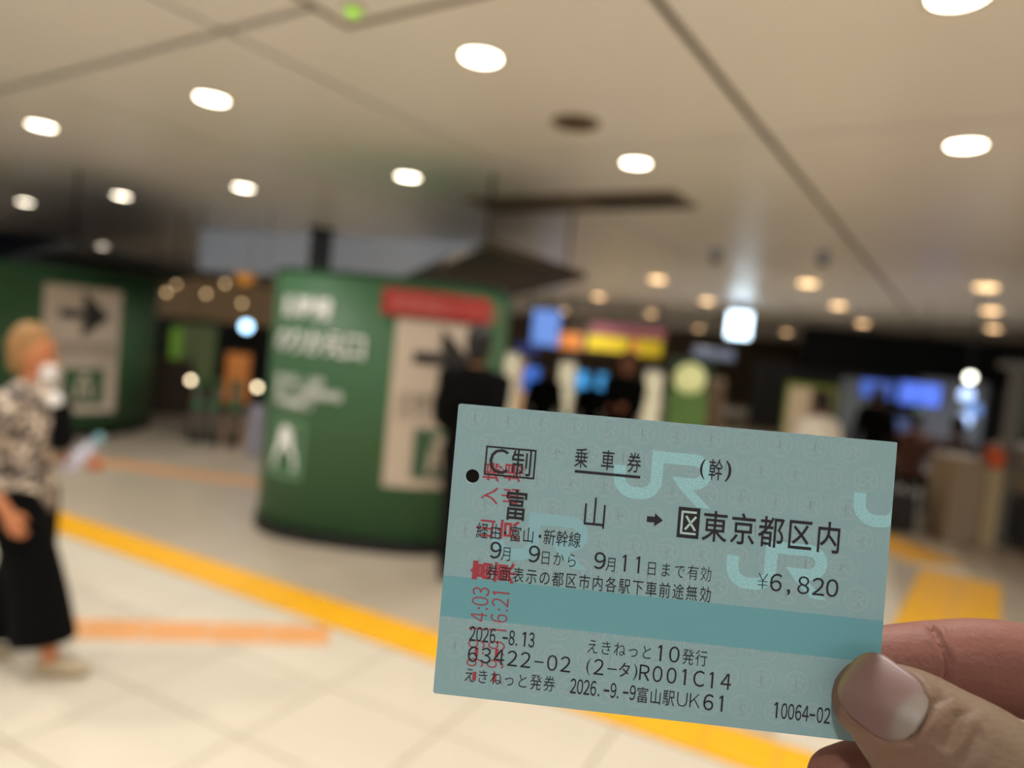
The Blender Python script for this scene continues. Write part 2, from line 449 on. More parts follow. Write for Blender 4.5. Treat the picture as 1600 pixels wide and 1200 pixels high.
# ------------------------------------------------------------------ upright slabs for the hall behind
def azim(p): return -atan2(p.x, p.y)
def frame_at(px, py_top, py_bot, D):
    pt = at_d(px, py_top, D); pb = at_d(px, py_bot, D)
    return pt, max(pb.z, 0.0)
def place(name, px, pyt, pyb, D, wpx, label, cat, group=None, ground=True):
    """an Empty standing where the thing stands; returns (empty, width, height, bottom z)"""
    pt, zb = frame_at(px, pyt, pyb, D)
    mid = at_d(px, (pyt + pyb) / 2, D)
    e = empty(name, (mid.x, mid.y, 0 if ground else zb), azim(mid)); tag(e, label, cat, group)
    k = (mid - CAMLOC).length / sqrt(FPX ** 2 + (px - 800) ** 2 + ((pyt + pyb) / 2 - 600) ** 2)
    return e, wpx * k, pt.z - zb, (zb if ground else 0.0)

# walls
def wall(name, a, b, z0, z1, m, th=.2):
    a = Vector((a[0], a[1], 0)); b = Vector((b[0], b[1], 0)); d = b - a; c = (a + b) / 2
    mb = MB(); mb.box((c.x, c.y, (z0 + z1) / 2), (d.length, th, z1 - z0), rz=atan2(d.y, d.x))
    return tag(mb.build(name, m), kind='structure')
M_wall = mat('dim_wall', (92, 78, 62), rough=.7, noise=.1, nscale=.6)
wall('wall_back', (-30, 31), (30, 31), 0, 3.05, M_wall)
wall('wall_left', (-24, 31), (-13.5, 12.5), 0, 3.05, mat('dark_wall_left', (104, 90, 68), rough=.7, noise=.2, nscale=.5))
wall('wall_right', (30, 31), (20, 3), 0, 3.05, M_wall)
# dark fascia over the shops on the right
fa, fb_ = at_z(1175, 540, 3.0), at_z(1760, 560, 3.0)
wall('trim_1', (8.2, 20.2), (22.5, 20.2), 1.85, 3.04, M_dark, .4)
wall('wall_shop', (7.0, 20.6), (22.5, 20.6), 0, 1.9, mat('shop_back', (58, 58, 62), rough=.6, noise=.25, nscale=.8))
# blue-grey bulkhead behind the green column
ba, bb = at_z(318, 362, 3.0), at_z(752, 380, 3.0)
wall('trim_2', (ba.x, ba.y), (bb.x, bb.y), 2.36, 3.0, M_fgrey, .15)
# dark lower ceiling and wall at left
wall('trim_3', (at_d(-250, 400, 16).x, 17), (at_d(95, 430, 16).x, 16), 2.35, 3.04, mat('navy_fascia', (30, 34, 46), rough=.6), .2)
wall('wall_gates', (at_d(225, 500, 14).x, 14.2), (at_d(450, 500, 14).x, 14.0), 0, 1.5, mat('dark_gate_wall', (26, 24, 20), rough=.6), .2)
e, w, h, z = place('pilaster', 500, 368, 432, 10.1, 34, 'dark upright post in front of the blue grey bulkhead', 'post', ground=False)
h = 3.0 - e.location.z
mb = MB(); mb.box((0, 0, h / 2), (w, .12, h), bev=.01); mb.build('post', mat('dark_grey_post', (40, 42, 46), rough=.5), e)
mb = MB(); mb.box((0, 0, h - .02), (w * 1.2, .16, .04), bev=.008); mb.build('bracket', M_dark, e)
# dark soffit boards
def soffit(pts, z, label, th=.06, m=M_brownboard):
    P = [at_z(px, py, z) for px, py in pts]
    c = sum(P, Vector()) / len(P)
    e = tag(empty('soffit_board', (c.x, c.y, z)), label, 'soffit')
    mb = MB(); mb.prism([(p.x - c.x, p.y - c.y) for p in P][::-1], 0, th); mb.build('board', m, e)
    for p in P[:3]:
        mb = MB(); mb.lathe([(.012, th), (.012, 3.0 - z)], 8, ((p.x - c.x) * .85, (p.y - c.y) * .85, 0)); mb.build('hanger', M_dark, e)
soffit([(762, 386), (915, 436), (745, 478), (625, 440)], 2.32, 'brown diamond shaped soffit board hanging right of the green column')
soffit([(110, 386), (310, 432), (262, 447), (-60, 425)], 2.12, 'black soffit board hanging over the left green column', m=M_black)

# ------------------------------------------------------------------ green enclosures
def footprint(w, d, ex, n=72):
    pts = []
    for k in range(n):
        a = 2 * pi * k / n; c, s_ = cos(a), sin(a)
        pts.append((w / 2 * math.copysign(abs(c) ** (2 / ex), c), d / 2 * math.copysign(abs(s_) ** (2 / ex), s_)))
    return pts
def surf_fn(w, d, ex, off=0.006):
    """arc-length map along the front of the footprint: s=0 at the middle of the face towards -y"""
    n = 720; P = []
    for k in range(n + 1):
        a = -pi / 2 + (2 * pi * k / n - pi)
        c, s_ = cos(a), sin(a)
        P.append((w / 2 * math.copysign(abs(c) ** (2 / ex), c), d / 2 * math.copysign(abs(s_) ** (2 / ex), s_)))
    L = [0]
    for i in range(n): L.append(L[-1] + math.hypot(P[i+1][0] - P[i][0], P[i+1][1] - P[i][1]))
    mid = L[n // 2]
    def f(s, z, o=off):
        t = s + mid; lo = 0; hi = n
        t = max(0.0, min(L[-1] - 1e-6, t))
        while hi - lo > 1:
            m_ = (lo + hi) // 2
            if L[m_] <= t: lo = m_
            else: hi = m_
        k = (t - L[lo]) / max(1e-9, L[hi] - L[lo])
        x = P[lo][0] + (P[hi][0] - P[lo][0]) * k; y = P[lo][1] + (P[hi][1] - P[lo][1]) * k
        dx, dy = P[hi][0] - P[lo][0], P[hi][1] - P[lo][1]; l = math.hypot(dx, dy) or 1
        return (x + dy / l * o, y - dx / l * o, z)
    return f
def patch(F, s0, s1, z0, z1, off=.006, n=14, th=.004):
    mb = MB(); vs = []
    for o in (off, off + th):
        for z in (z0, z1):
            for i in range(n + 1): vs.append(F(s0 + (s1 - s0) * i / n, z, o))
    m_ = n + 1; fs = []
    for i in range(n):
        fs.append((2*m_ + i, 2*m_ + i + 1, 3*m_ + i + 1, 3*m_ + i))
        fs.append((i, m_ + i, m_ + i + 1, i + 1))
        fs.append((m_ + i, 3*m_ + i, 3*m_ + i + 1, m_ + i + 1)); fs.append((i, i + 1, 2*m_ + i + 1, 2*m_ + i))
    fs.append((0, 2*m_, 3*m_, m_)); fs.append((n, m_ + n, 3*m_ + n, 2*m_ + n))
    return mb.add(vs, fs)
def text_on(F, txt, s0, z0, w, h, pitch, off=.009, bold=0.0):
    mb = MB()
    for i, ch in enumerate(txt): put_char(mb, ch, s0 + pitch * i, z0, w, h, off=bold, fn=lambda X, Y: F(X, Y, off))
    return mb
def shape_on(F, pts, off=.012, mi=0):
    """thin polygon laid on the curved face, cut in strips so that it follows the curve"""
    mb = MB(); mb.add([F(x, z, off) for x, z in pts], [tuple(range(len(pts)))]); return mb
M_wtext = mat('white_lettering', (245, 250, 248), rough=.5)
def enclosure(loc, rz, w, d, ex, h, label):
    e = tag(empty('round_enclosure', loc, rz), label, 'column')
    fp = footprint(w, d, ex)
    mb = MB(); mb.prism(fp, .09, h); mb.build('green_cladding', M_green, e, True)
    fp2 = footprint(w + .04, d + .04, ex); mb = MB(); mb.prism(fp2, 0, .09); mb.build('plinth', M_black, e)
    fp3 = footprint(w + .02, d + .02, ex); mb = MB(); mb.prism(fp3, h, h + .03); mb.build('top_cap', M_greend, e)
    for o in e.children:
        if o.name.startswith('green_cladding'):
            me = o.data
            for p in me.polygons:
                if len(p.vertices) > 4: p.use_smooth = False
    return e, surf_fn(w, d, ex)
def poster(e, F, s0, s1, z0, z1, label):
    H_ = z1 - z0; Wd = s1 - s0; cx = (s0 + s1) / 2
    p = patch(F, s0, s1, z0, z1).build('poster', M_poster, e, False); p['label'] = label
    ay = z1 - H_ * .22; a = Wd * .30
    mb = MB()
    # arrow pointing right: shaft and chevron head, cut in narrow strips to follow the curve
    t = Wd * .065; N_ = 22
    def q4(xa, xb, la, ha, lb_, hb): mb.add([F(cx + xa, ay + la, .0135), F(cx + xb, ay + lb_, .0135), F(cx + xb, ay + hb, .0135), F(cx + xa, ay + ha, .0135)], [(0, 1, 2, 3)])
    for k in range(N_):
        xa, xb = -a + 1.7 * a * k / N_, -a + 1.7 * a * (k + 1) / N_
        q4(xa, xb, -t, t, -t, t)
        xa, xb = -.1 * a + 1.2 * a * k / N_, -.1 * a + 1.2 * a * (k + 1) / N_
        oa, ob = (1.1 * a - xa) * .92, (1.1 * a - xb) * .92; ia, ib = max(0, oa - t * 3.4), max(0, ob - t * 3.4)
        q4(xa, xb, ia, oa, ib, ob); q4(xa, xb, -oa, -ia, -ob, -ib)
    mb.build('arrow', M_print, p)
    mb = MB()
    for k, (tx, hh) in enumerate((('北陸新幹線', .13), ('のりかえ口', .10))):
        n_ = len(tx); pt = Wd * .86 / n_
        for i, ch in enumerate(tx): put_char(mb, ch, cx + pt * (i - (n_ - 1) / 2), z1 - H_ * (.475 + .085 * k), pt * .85, pt * .85, fn=lambda X, Y: F(X, Y, .0135))
    mb.build('small_lettering', mat('poster_grey_print', (92, 82, 72), rough=.6), p)
    g0, g1 = z0 + H_ * .06, z0 + H_ * .36
    gb = patch(F, cx - Wd * .22, cx + Wd * .30, g0, g1, off=.012, n=6, th=.002).build('green_square', mat('poster_green', (64, 96, 66), rough=.6), p)
    mb = MB(); gc = cx + Wd * .04; gh = g1 - g0
    ring_ = [(gc + gh * .11 * cos(2*pi*k/16), g0 + gh * .76 + gh * .11 * sin(2*pi*k/16)) for k in range(16)]
    mb.add([F(x, z, .017) for x, z in ring_], [tuple(range(16))])
    mb.add([F(gc + x * gh, g0 + y * gh, .017) for x, y in ((-.2, .12), (.2, .12), (.16, .6), (-.16, .6))], [(0, 1, 2, 3)])
    mb.build('figure_symbol', M_poster, p)
# main one: face centre straight ahead at px 520, 5.1 m
FX, FY = -1.02, 6.02
e1, F1 = enclosure((FX, FY, 0), radians(-6), 1.86, 1.86, 2.9, 1.99, 'large green rounded column enclosure with white lettering, standing mid floor')
mb = text_on(F1, '新幹線', -.60, 1.73, .125, .15, .145, bold=.03); mb.build('white_lettering', M_wtext, e1)
mb = text_on(F1, 'のりかえ口', -.66, 1.48, .15, .17, .155, bold=.02); mb.build('white_lettering', M_wtext, e1)
mb = MB()
for k, tx in enumerate(('東海道・山陽', '東北・北陸新幹線', '中央乗換口')):
    t2 = text_on(F1, tx, -.66, 1.19 - .085 * k, .066, .07, .074, bold=.01); mb.add(t2.v, t2.f)
mb.build('small_lettering', M_wtext, e1)
fr = patch(F1, -.70, -.37, .46, .90, off=.004, th=.003).build('pictogram_plate', mat('pale_green_plate', (104, 150, 116), rough=.5), e1)
patch(F1, -.67, -.40, .49, .87, off=.0075, th=.001).build('plate_field', M_green, fr)
mb = MB()
mb.add([F1(-.535 + .06 * cos(2*pi*k/16), .79 + .06 * sin(2*pi*k/16), .012) for k in range(16)], [tuple(range(16))])
mb.add([F1(-.535 + x, z, .012) for x, z in ((-.115, .52), (.115, .52), (.10, .66), (-.10, .66))], [(0, 1, 2, 3)])
mb.add([F1(-.535 + x, z, .0125) for x, z in ((-.085, .64), (.085, .64), (.065, .77), (-.065, .77))], [(0, 1, 2, 3)])
mb.build('figure_symbol', M_wtext, fr)
bn_ = patch(F1, .14, .98, 1.74, 1.93, off=.02, th=.01).build('red_banner', M_red, e1); bn_['label'] = 'red banner strip across the top'
mb = text_on(F1, '新幹線のりかえ口', .26, 1.825, .095, .11, .115, off=.032); mb.build('banner_lettering', mat('banner_print', (214, 120, 110)), bn_)
poster(e1, F1, .25, .95, .50, 1.72, 'tall pale poster with black arrow pointing right')
e2, F2 = enclosure((-5.95, 9.15, 0), radians(8), 2.15, 2.15, 2.9, 1.98, 'green rounded column enclosure with arrow poster at the left edge')
poster(e2, F2, .33, 1.17, .30, 1.79, 'pale poster with black arrow, behind the woman')

# ------------------------------------------------------------------ things far off in the hall
def lit(name, rgb, e_=1.0, noise=.25, ns=6): return mat(name, rgb, emit=e_, noise=noise, nscale=ns)
def cabinet(px, pyt, pyb, D, wpx, label, cat, face, name='display_case', frame=M_white, group=None, dep=.4, shelves=3):
    e, w, h, z = place(name, px, pyt, pyb, D, wpx, label, cat, group)
    h = h + z
    mb = MB(); mb.box((0, dep / 2, h / 2), (w, dep, h), bev=.015); mb.build('body', frame, e)
    fp_ = MB(); fp_.box((0, -.008, h * .56), (w * .86, .012, h * .8), bev=.003); f = fp_.build('lit_front', face, e)
    for k in range(shelves):
        mb = MB(); mb.box((0, -.02, h * (.3 + .6 * k / max(1, shelves))), (w * .86, .02, .015)); mb.build('shelf', M_grey, f)
    return e
def screen(px, py, D, wpx, hpx, label, face, name='display_screen', cat='screen', foot=True, frame=M_black):
    e, w, h, z = place(name, px, py - hpx / 2, py + hpx / 2, D, wpx, label, cat, ground=False)
    mb = MB(); mb.box((0, .03, h / 2), (w * 1.08, .06, h * 1.12), bev=.01); mb.build('casing', frame, e)
    mb = MB(); mb.box((0, -.004, h / 2), (w, .008, h), bev=.002); mb.build('screen', face, e)
    zb = e.location.z
    mb = MB()
    if foot:
        mb.box((0, .05, -zb / 2), (.06, .05, zb)); mb.box((0, .05, -zb + .012), (.3, .25, .02)); mb.build('stand', M_dark, e)
    else:
        hh = 3.0 - zb - h; mb.box((0, .04, h + hh / 2), (.04, .03, hh)); mb.build('hanger', M_dark, e)
    return e
L_white = lit('lit_warm_white', (246, 226, 190), .55); L_cream = lit('lit_cream', (226, 226, 160), .42)
L_blue = lit('screen_blue', (70, 120, 235), .75, .5, 9); L_cyan = lit('screen_cyan', (70, 160, 240), 1.0, .4, 9)
L_yel = lit('sign_yellow', (206, 178, 34), .42, .3, 5); L_pink = lit('sign_pink', (170, 104, 116), .24, .35, 5); L_or = lit('sign_orange', (226, 140, 70), .32, .3, 5)
cabinet(787, 548, 760, 11.5, 32, 'lit white display case left of the small blue screen', 'display case', L_white)
cabinet(806, 560, 760, 12.2, 16, 'narrow warm lit display case beside the first case', 'display case', lit('lit_peach', (236, 186, 140), .45))
cabinet(878, 562, 760, 11.5, 26, 'lit white display case between the two blue screens', 'display case', L_white)
cabinet(1013, 578, 760, 11.0, 28, 'lit white display case right of the man in black', 'display case', L_white)
cabinet(1112, 592, 760, 10.0, 24, 'plain beige pillar case right of the green poster panel', 'display case', mat('beige_front', (150, 126, 106)), frame=M_beige)
screen(829, 592, 10.5, 26, 38, 'small blue screen on a stand behind the ticket', L_blue)
screen(923, 599, 10.0, 46, 34, 'bright cyan blue screen left of the man in black', L_cyan)
screen(853, 512, 17, 42, 56, 'tall blue glowing sign hanging below the brown soffit', lit('sign_blue', (110, 150, 236), .8, .3), foot=False, cat='sign', name='hanging_sign')
screen(824, 545, 16, 34, 16, 'dim dark blue sign below the blue glowing sign', lit('sign_navy', (50, 66, 130), .4), foot=False, cat='sign', name='hanging_sign')
# shop sign board of several colour fields
e, w, h, z = place('shop_sign', 955, 500, 552, 18, 165, 'wide pink and yellow lit shop sign board above the screens', 'sign', ground=False)
mb = MB(); mb.box((0, .06, h / 2), (w, .1, h), bev=.01); mb.build('board', mat('sign_back', (96, 84, 70)), e)
for x0, x1, z0, z1, m_ in ((-.5, -.28, .0, .5, L_or), (-.22, .18, .06, .5, L_yel), (.26, .48, .02, .52, L_yel), (-.2, .5, .58, .9, L_pink), (.2, .26, .1, .5, L_or)):
    mb = MB(); mb.box(((x0 + x1) / 2 * w, 0, (z0 + z1) / 2 * h), ((x1 - x0) * w, .03, (z1 - z0) * h), bev=.004); mb.build('sign_field', m_, e)
for s_ in (-.4, .4):
    zz = 3.0 - e.location.z - h
    mb = MB(); mb.box((s_ * w, .06, h + zz / 2), (.04, .04, zz)); mb.build('hanger', M_dark, e)
screen(1115, 553, 15, 62, 15, 'pale blue grey strip sign under the glowing white sign', lit('strip_sign', (120, 130, 156), .35), foot=False, cat='sign', name='hanging_sign')
# the bright white-blue sign box under the ceiling
e, w, h, z = place('glowing_sign', 1155, 488, 528, 15.0, 34, 'very bright blue white glowing sign box hanging from the ceiling', 'sign', ground=False)
mb = MB(); mb.box((0, .05, h / 2), (w * 1.05, .1, h * 1.05), bev=.02); mb.build('casing', M_white, e)
mb = MB(); mb.box((0, -.01, h / 2), (w, .03, h), bev=.01); mb.build('lit_face', lit('sign_white_blue', (205, 232, 255), 5.0, .1), e)
zz = 3.0 - e.location.z - h; mb = MB(); mb.box((0, .05, h + zz / 2), (.05, .04, zz)); mb.build('hanger', M_grey, e)
# green / cream poster panel
e, w, h, z = place('poster_stand', 1070, 562, 760, 11.5, 66, 'green and cream lit poster stand behind the top edge of the ticket', 'poster stand')
h += z
mb = MB(); mb.box((0, .04, h / 2), (w, .08, h), bev=.02); mb.build('frame', M_greend, e)
mb = MB(); mb.box((0, -.01, h * .40), (w * .88, .02, h * .62), bev=.004); mb.build('green_field', lit('poster_green_lit', (96, 128, 66), .22, .35, 3), e)
mb = MB(); mb.lathe([(w * .36, 0), (w * .36, .02)], 20, (0, -.02, h * .82), axis='y'); mb.build('cream_roundel', L_cream, e)
# right-hand shop front
e, w, h, z = place('shop_window', 1262, 600, 720, 17.5, 72, 'green edged lit shop window behind the person in white', 'shop window')
h += z
mb = MB()
for s_ in (-1, 1): mb.box((s_ * w * .48, 0, h / 2), (w * .06, .12, h), bev=.01)
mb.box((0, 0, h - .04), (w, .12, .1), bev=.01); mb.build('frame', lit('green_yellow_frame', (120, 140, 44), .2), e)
mb = MB(); mb.box((-w * .22, .05, h * .48), (w * .46, .03, h * .94)); mb.build('pane', lit('window_cream', (196, 172, 140), .35, .2, 2), e)
mb = MB(); mb.box((w * .24, .05, h * .48), (w * .42, .03, h * .94)); mb.build('pane', lit('window_rose', (128, 100, 90), .25, .2, 2), e)
screen(1370, 608, 14, 46, 26, 'dim blue wall screen, left one of the two in the right shop', lit('screen_dim_blue', (52, 84, 170), .55, .4), cat='screen')
screen(1437, 616, 13, 56, 34, 'blue wall screen, right one of the two in the right shop', lit('screen_mid_blue', (74, 108, 220), .8, .5), cat='screen')
screen(1412, 664, 12, 40, 22, 'small dim blue screen below the two wall screens', lit('screen_small_blue', (60, 80, 130), .35, .4), cat='screen')
e, w, h, z = place('shop_partition', 1330, 590, 720, 15, 40, 'grey partition panel left of the blue screens', 'partition'); h += z
mb = MB(); mb.box((0, .04, h / 2), (w, .08, h), bev=.01); mb.build('panel', mat('partition_grey', (86, 94, 98)), e)
mb = MB(); mb.box((0, .04, h + .02), (w * 1.05, .12, .04), bev=.01); mb.build('top_rail', M_dark, e)
e, w, h, z = place('shop_partition', 1478, 592, 780, 14, 90, 'blue grey lit partition behind the round white lamps', 'partition'); h += z
mb = MB(); mb.box((0, .04, h / 2), (w, .08, h), bev=.01); mb.build('panel', mat('partition_blue', (104, 112, 128)), e)
mb = MB(); mb.box((0, .04, h + .02), (w * 1.03, .12, .04), bev=.01); mb.build('top_rail', M_dark, e)
def globe(px, py, D, rad, label, rgb, e_, stand='hang', group=None):
    p = at_d(px, py, D); e = tag(empty('globe_lamp', p), label, 'lamp', group)
    mb = MB(); ball(mb, (0, 0, 0), rad, 16); mb.build('globe', mat('globe_%d_%d_%d_%d' % (*rgb, int(e_ * 10)), rgb, emit=e_), e, True)
    mb = MB(); zt = 3.0 - p.z
    mb.lathe([(.006, rad * .9), (.006, zt)], 6); mb.build('cord', M_dark, e)
    mb = MB(); mb.lathe([(rad * .5, rad * .75), (rad * .3, rad * 1.3)], 10); mb.build('cap', M_dark, e)
globe(1516, 590, 9, .055, 'brightest round white lamp over the right kiosk', (255, 252, 235), 7)
globe(1510, 618, 9.6, .095, 'upper blue white round lamp in the right shop', (176, 204, 255), 1.4)
globe(1507, 656, 10.2, .10, 'lower blue white round lamp in the right shop', (176, 204, 255), 1.4)
globe(1522, 640, 10.8, .11, 'dim blue round lamp between the two pale ones', (110, 150, 220), .6)
globe(1434, 642, 11.5, .02, 'tiny green point of light in the right shop', (60, 220, 110), 5)
globe(385, 510, 10, .075, 'bright blue white round lamp left of the green column', (176, 222, 255), 5.5)
for q in ((352, 443), (322, 458), (275, 444), (260, 457), (378, 473), (763, 481)):
    pass
lblobs = [((352, 443), 'pendant lamp highest right in the cluster over the gates'), ((322, 459), 'pendant lamp in the middle of the cluster over the gates'),
          ((275, 444), 'pendant lamp upper left in the cluster over the gates'), ((260, 457), 'pendant lamp lower left in the cluster over the gates'),
          ((378, 474), 'pendant lamp lowest right in the cluster over the gates'), ((763, 480), 'pendant lamp right of the red banner under the brown soffit')]
for (q, lb) in lblobs: globe(q[0], q[1], 15.3, .038, lb, (255, 214, 160), 3.2)
globe(298, 594, 9, .03, 'small warm lamp on top of the ticket gates, left one', (255, 232, 190), 8)
globe(402, 605, 9, .032, 'small warm lamp at the left edge of the green column', (255, 232, 190), 8)
globe(383, 432, 13, .16, 'dim orange round lantern above the gates', (226, 150, 60), .45)
globe(736, 503, 17, .13, 'orange round lamp at the right end of the red banner', (240, 150, 30), .9)
# left: gates, panels
e, w, h, z = place('poster_stand', 300, 498, 640, 13, 74, 'green lit poster stand in the dark passage left of the column', 'poster stand'); h += z
mb = MB(); mb.box((0, .04, h / 2), (w, .08, h), bev=.02); mb.build('frame', M_greend, e)
mb = MB(); mb.box((w * .08, -.01, h * .58), (w * .7, .02, h * .7), bev=.004); mb.build('field', lit('poster_olive', (98, 108, 70), .3, .3, 3), e)
mb = MB(); mb.box((-w * .34, -.012, h * .6), (w * .2, .022, h * .56), bev=.004); mb.build('bright_edge', lit('poster_lime', (110, 150, 50), .4, .3, 3), e)
cabinet(368, 548, 700, 12, 40, 'warm orange lit display niche left of the green column', 'display case', L_or, frame=M_brown)
screen(338, 472, 17.5, 185, 66, 'large brown board with added glow behind the pendant lamps, left of the green column', mat('brown_board_added_glow', (150, 124, 90), noise=.3, emit=.12), foot=False, cat='board', name='wall_board', frame=M_brown)  # slight emission stands in for light falling on this brown zone
e, w, h, z = place('low_wall', 262, 566, 690, 11.0, 66, 'low dark brown wall right of the left green column', 'wall'); h += z
mb = MB(); mb.box((0, .2, h / 2), (w, .4, h), bev=.02); mb.build('body', M_brown, e)
mb = MB(); mb.box((0, .2, h + .02), (w * 1.03, .44, .04), bev=.01); mb.build('coping', mat('brown_coping', (88, 68, 48), rough=.4), e)
for k, (px, lb) in enumerate(((308, 'leftmost ticket gate'), (336, 'middle ticket gate'), (366, 'rightmost ticket gate'))):
    e, w, h, z = place('ticket_gate', px, 606, 694, 8.9, 17, lb + ' in the row left of the green column', 'ticket gate'); h += z
    mb = MB(); mb.box((0, .6, h * .5), (w, 1.5, h), bev=.04); mb.build('body', mat('gate_body', (92, 84, 74), rough=.4), e)
    mb = MB(); mb.box((0, .6, h + .006), (w * .8, 1.4, .012), bev=.004); mb.build('top_plate', mat('gate_green', (30, 110, 60), rough=.4), e)
    mb = MB(); mb.box((0, -.158, h * .72), (w * .8, .02, h * .16), bev=.004); mb.build('reader', mat('gate_green', (30, 110, 60)), e)
    mb = MB(); mb.box((0, .6, .05), (w * 1.05, 1.52, .1), bev=.01); mb.build('foot', M_dark, e)
e, w, h, z = place('waste_bin', 400, 634, 716, 8.2, 22, 'pale lilac grey bin at the left edge of the green column', 'bin'); h += z
mb = MB(); mb.box((0, .12, h * .5), (w, .24, h), bev=.02); mb.build('body', mat('lilac_grey', (150, 148, 164), rough=.5), e)
mb = MB(); mb.box((0, .12, h + .02), (w * .9, .22, .04), bev=.01); mb.build('lid', M_dark, e)
# right kiosk
kx = at_z(1500, 852, 0)
e = tag(empty('kiosk_counter', (kx.x, kx.y, 0), radians(-6)), 'beige steel kiosk counter at the right edge, by the yellow corner', 'kiosk')
mb = MB(); mb.box((0, .25, .46), (.34, .5, .92), bev=.02); mb.build('front_panel', mat('kiosk_beige', (150, 132, 108), rough=.45), e)
mb = MB(); mb.box((.26, .2, .42), (.17, .42, .84), bev=.02); mb.build('post', mat('kiosk_cream', (178, 160, 124), rough=.45), e)
mb = MB(); mb.box((.28, .12, .93), (.14, .2, .2), bev=.03); mb.build('orange_box', mat('orange_plastic', (216, 84, 14), rough=.45), e)
mb = MB(); mb.box((.28, .12, 1.06), (.11, .16, .06), bev=.02); mb.build('box_lid', mat('orange_lid', (170, 120, 90), rough=.5), e)
for x in (.40, .49):
    mb = MB(); mb.box((x, .2, .95), (.06, .06, 1.9), bev=.01); mb.build('upright', mat('kiosk_grey', (116, 114, 106), rough=.4, metal=.3), e)
mb = MB(); mb.box((1.1, .3, .98), (1.1, .7, .22), bev=.02); mb.build('shelf', mat('kiosk_shelf', (168, 156, 150), rough=.5), e)
mb = MB(); mb.box((1.1, .32, .70), (1.0, .66, .22), bev=.02); mb.build('drawer', mat('kiosk_drawer', (150, 138, 116), rough=.5), e)
mb = MB(); mb.box((1.1, .34, .3), (1.0, .6, .5), bev=.02); mb.build('dark_base', M_black, e)
mb = MB(); mb.box((1.15, -.05, .05), (.9, .3, .1), bev=.02); mb.build('step', mat('kiosk_step', (92, 70, 60), rough=.5), e)
mb = MB(); mb.box((1.05, .3, 1.5), (1.0, .06, .62), bev=.01); mb.build('green_board', mat('kiosk_green', (44, 72, 48), rough=.5, noise=.2), e)
mb = MB(); mb.box((.9, .2, 1.93), (1.2, .3, .08), bev=.02); mb.build('header', M_grey, e)

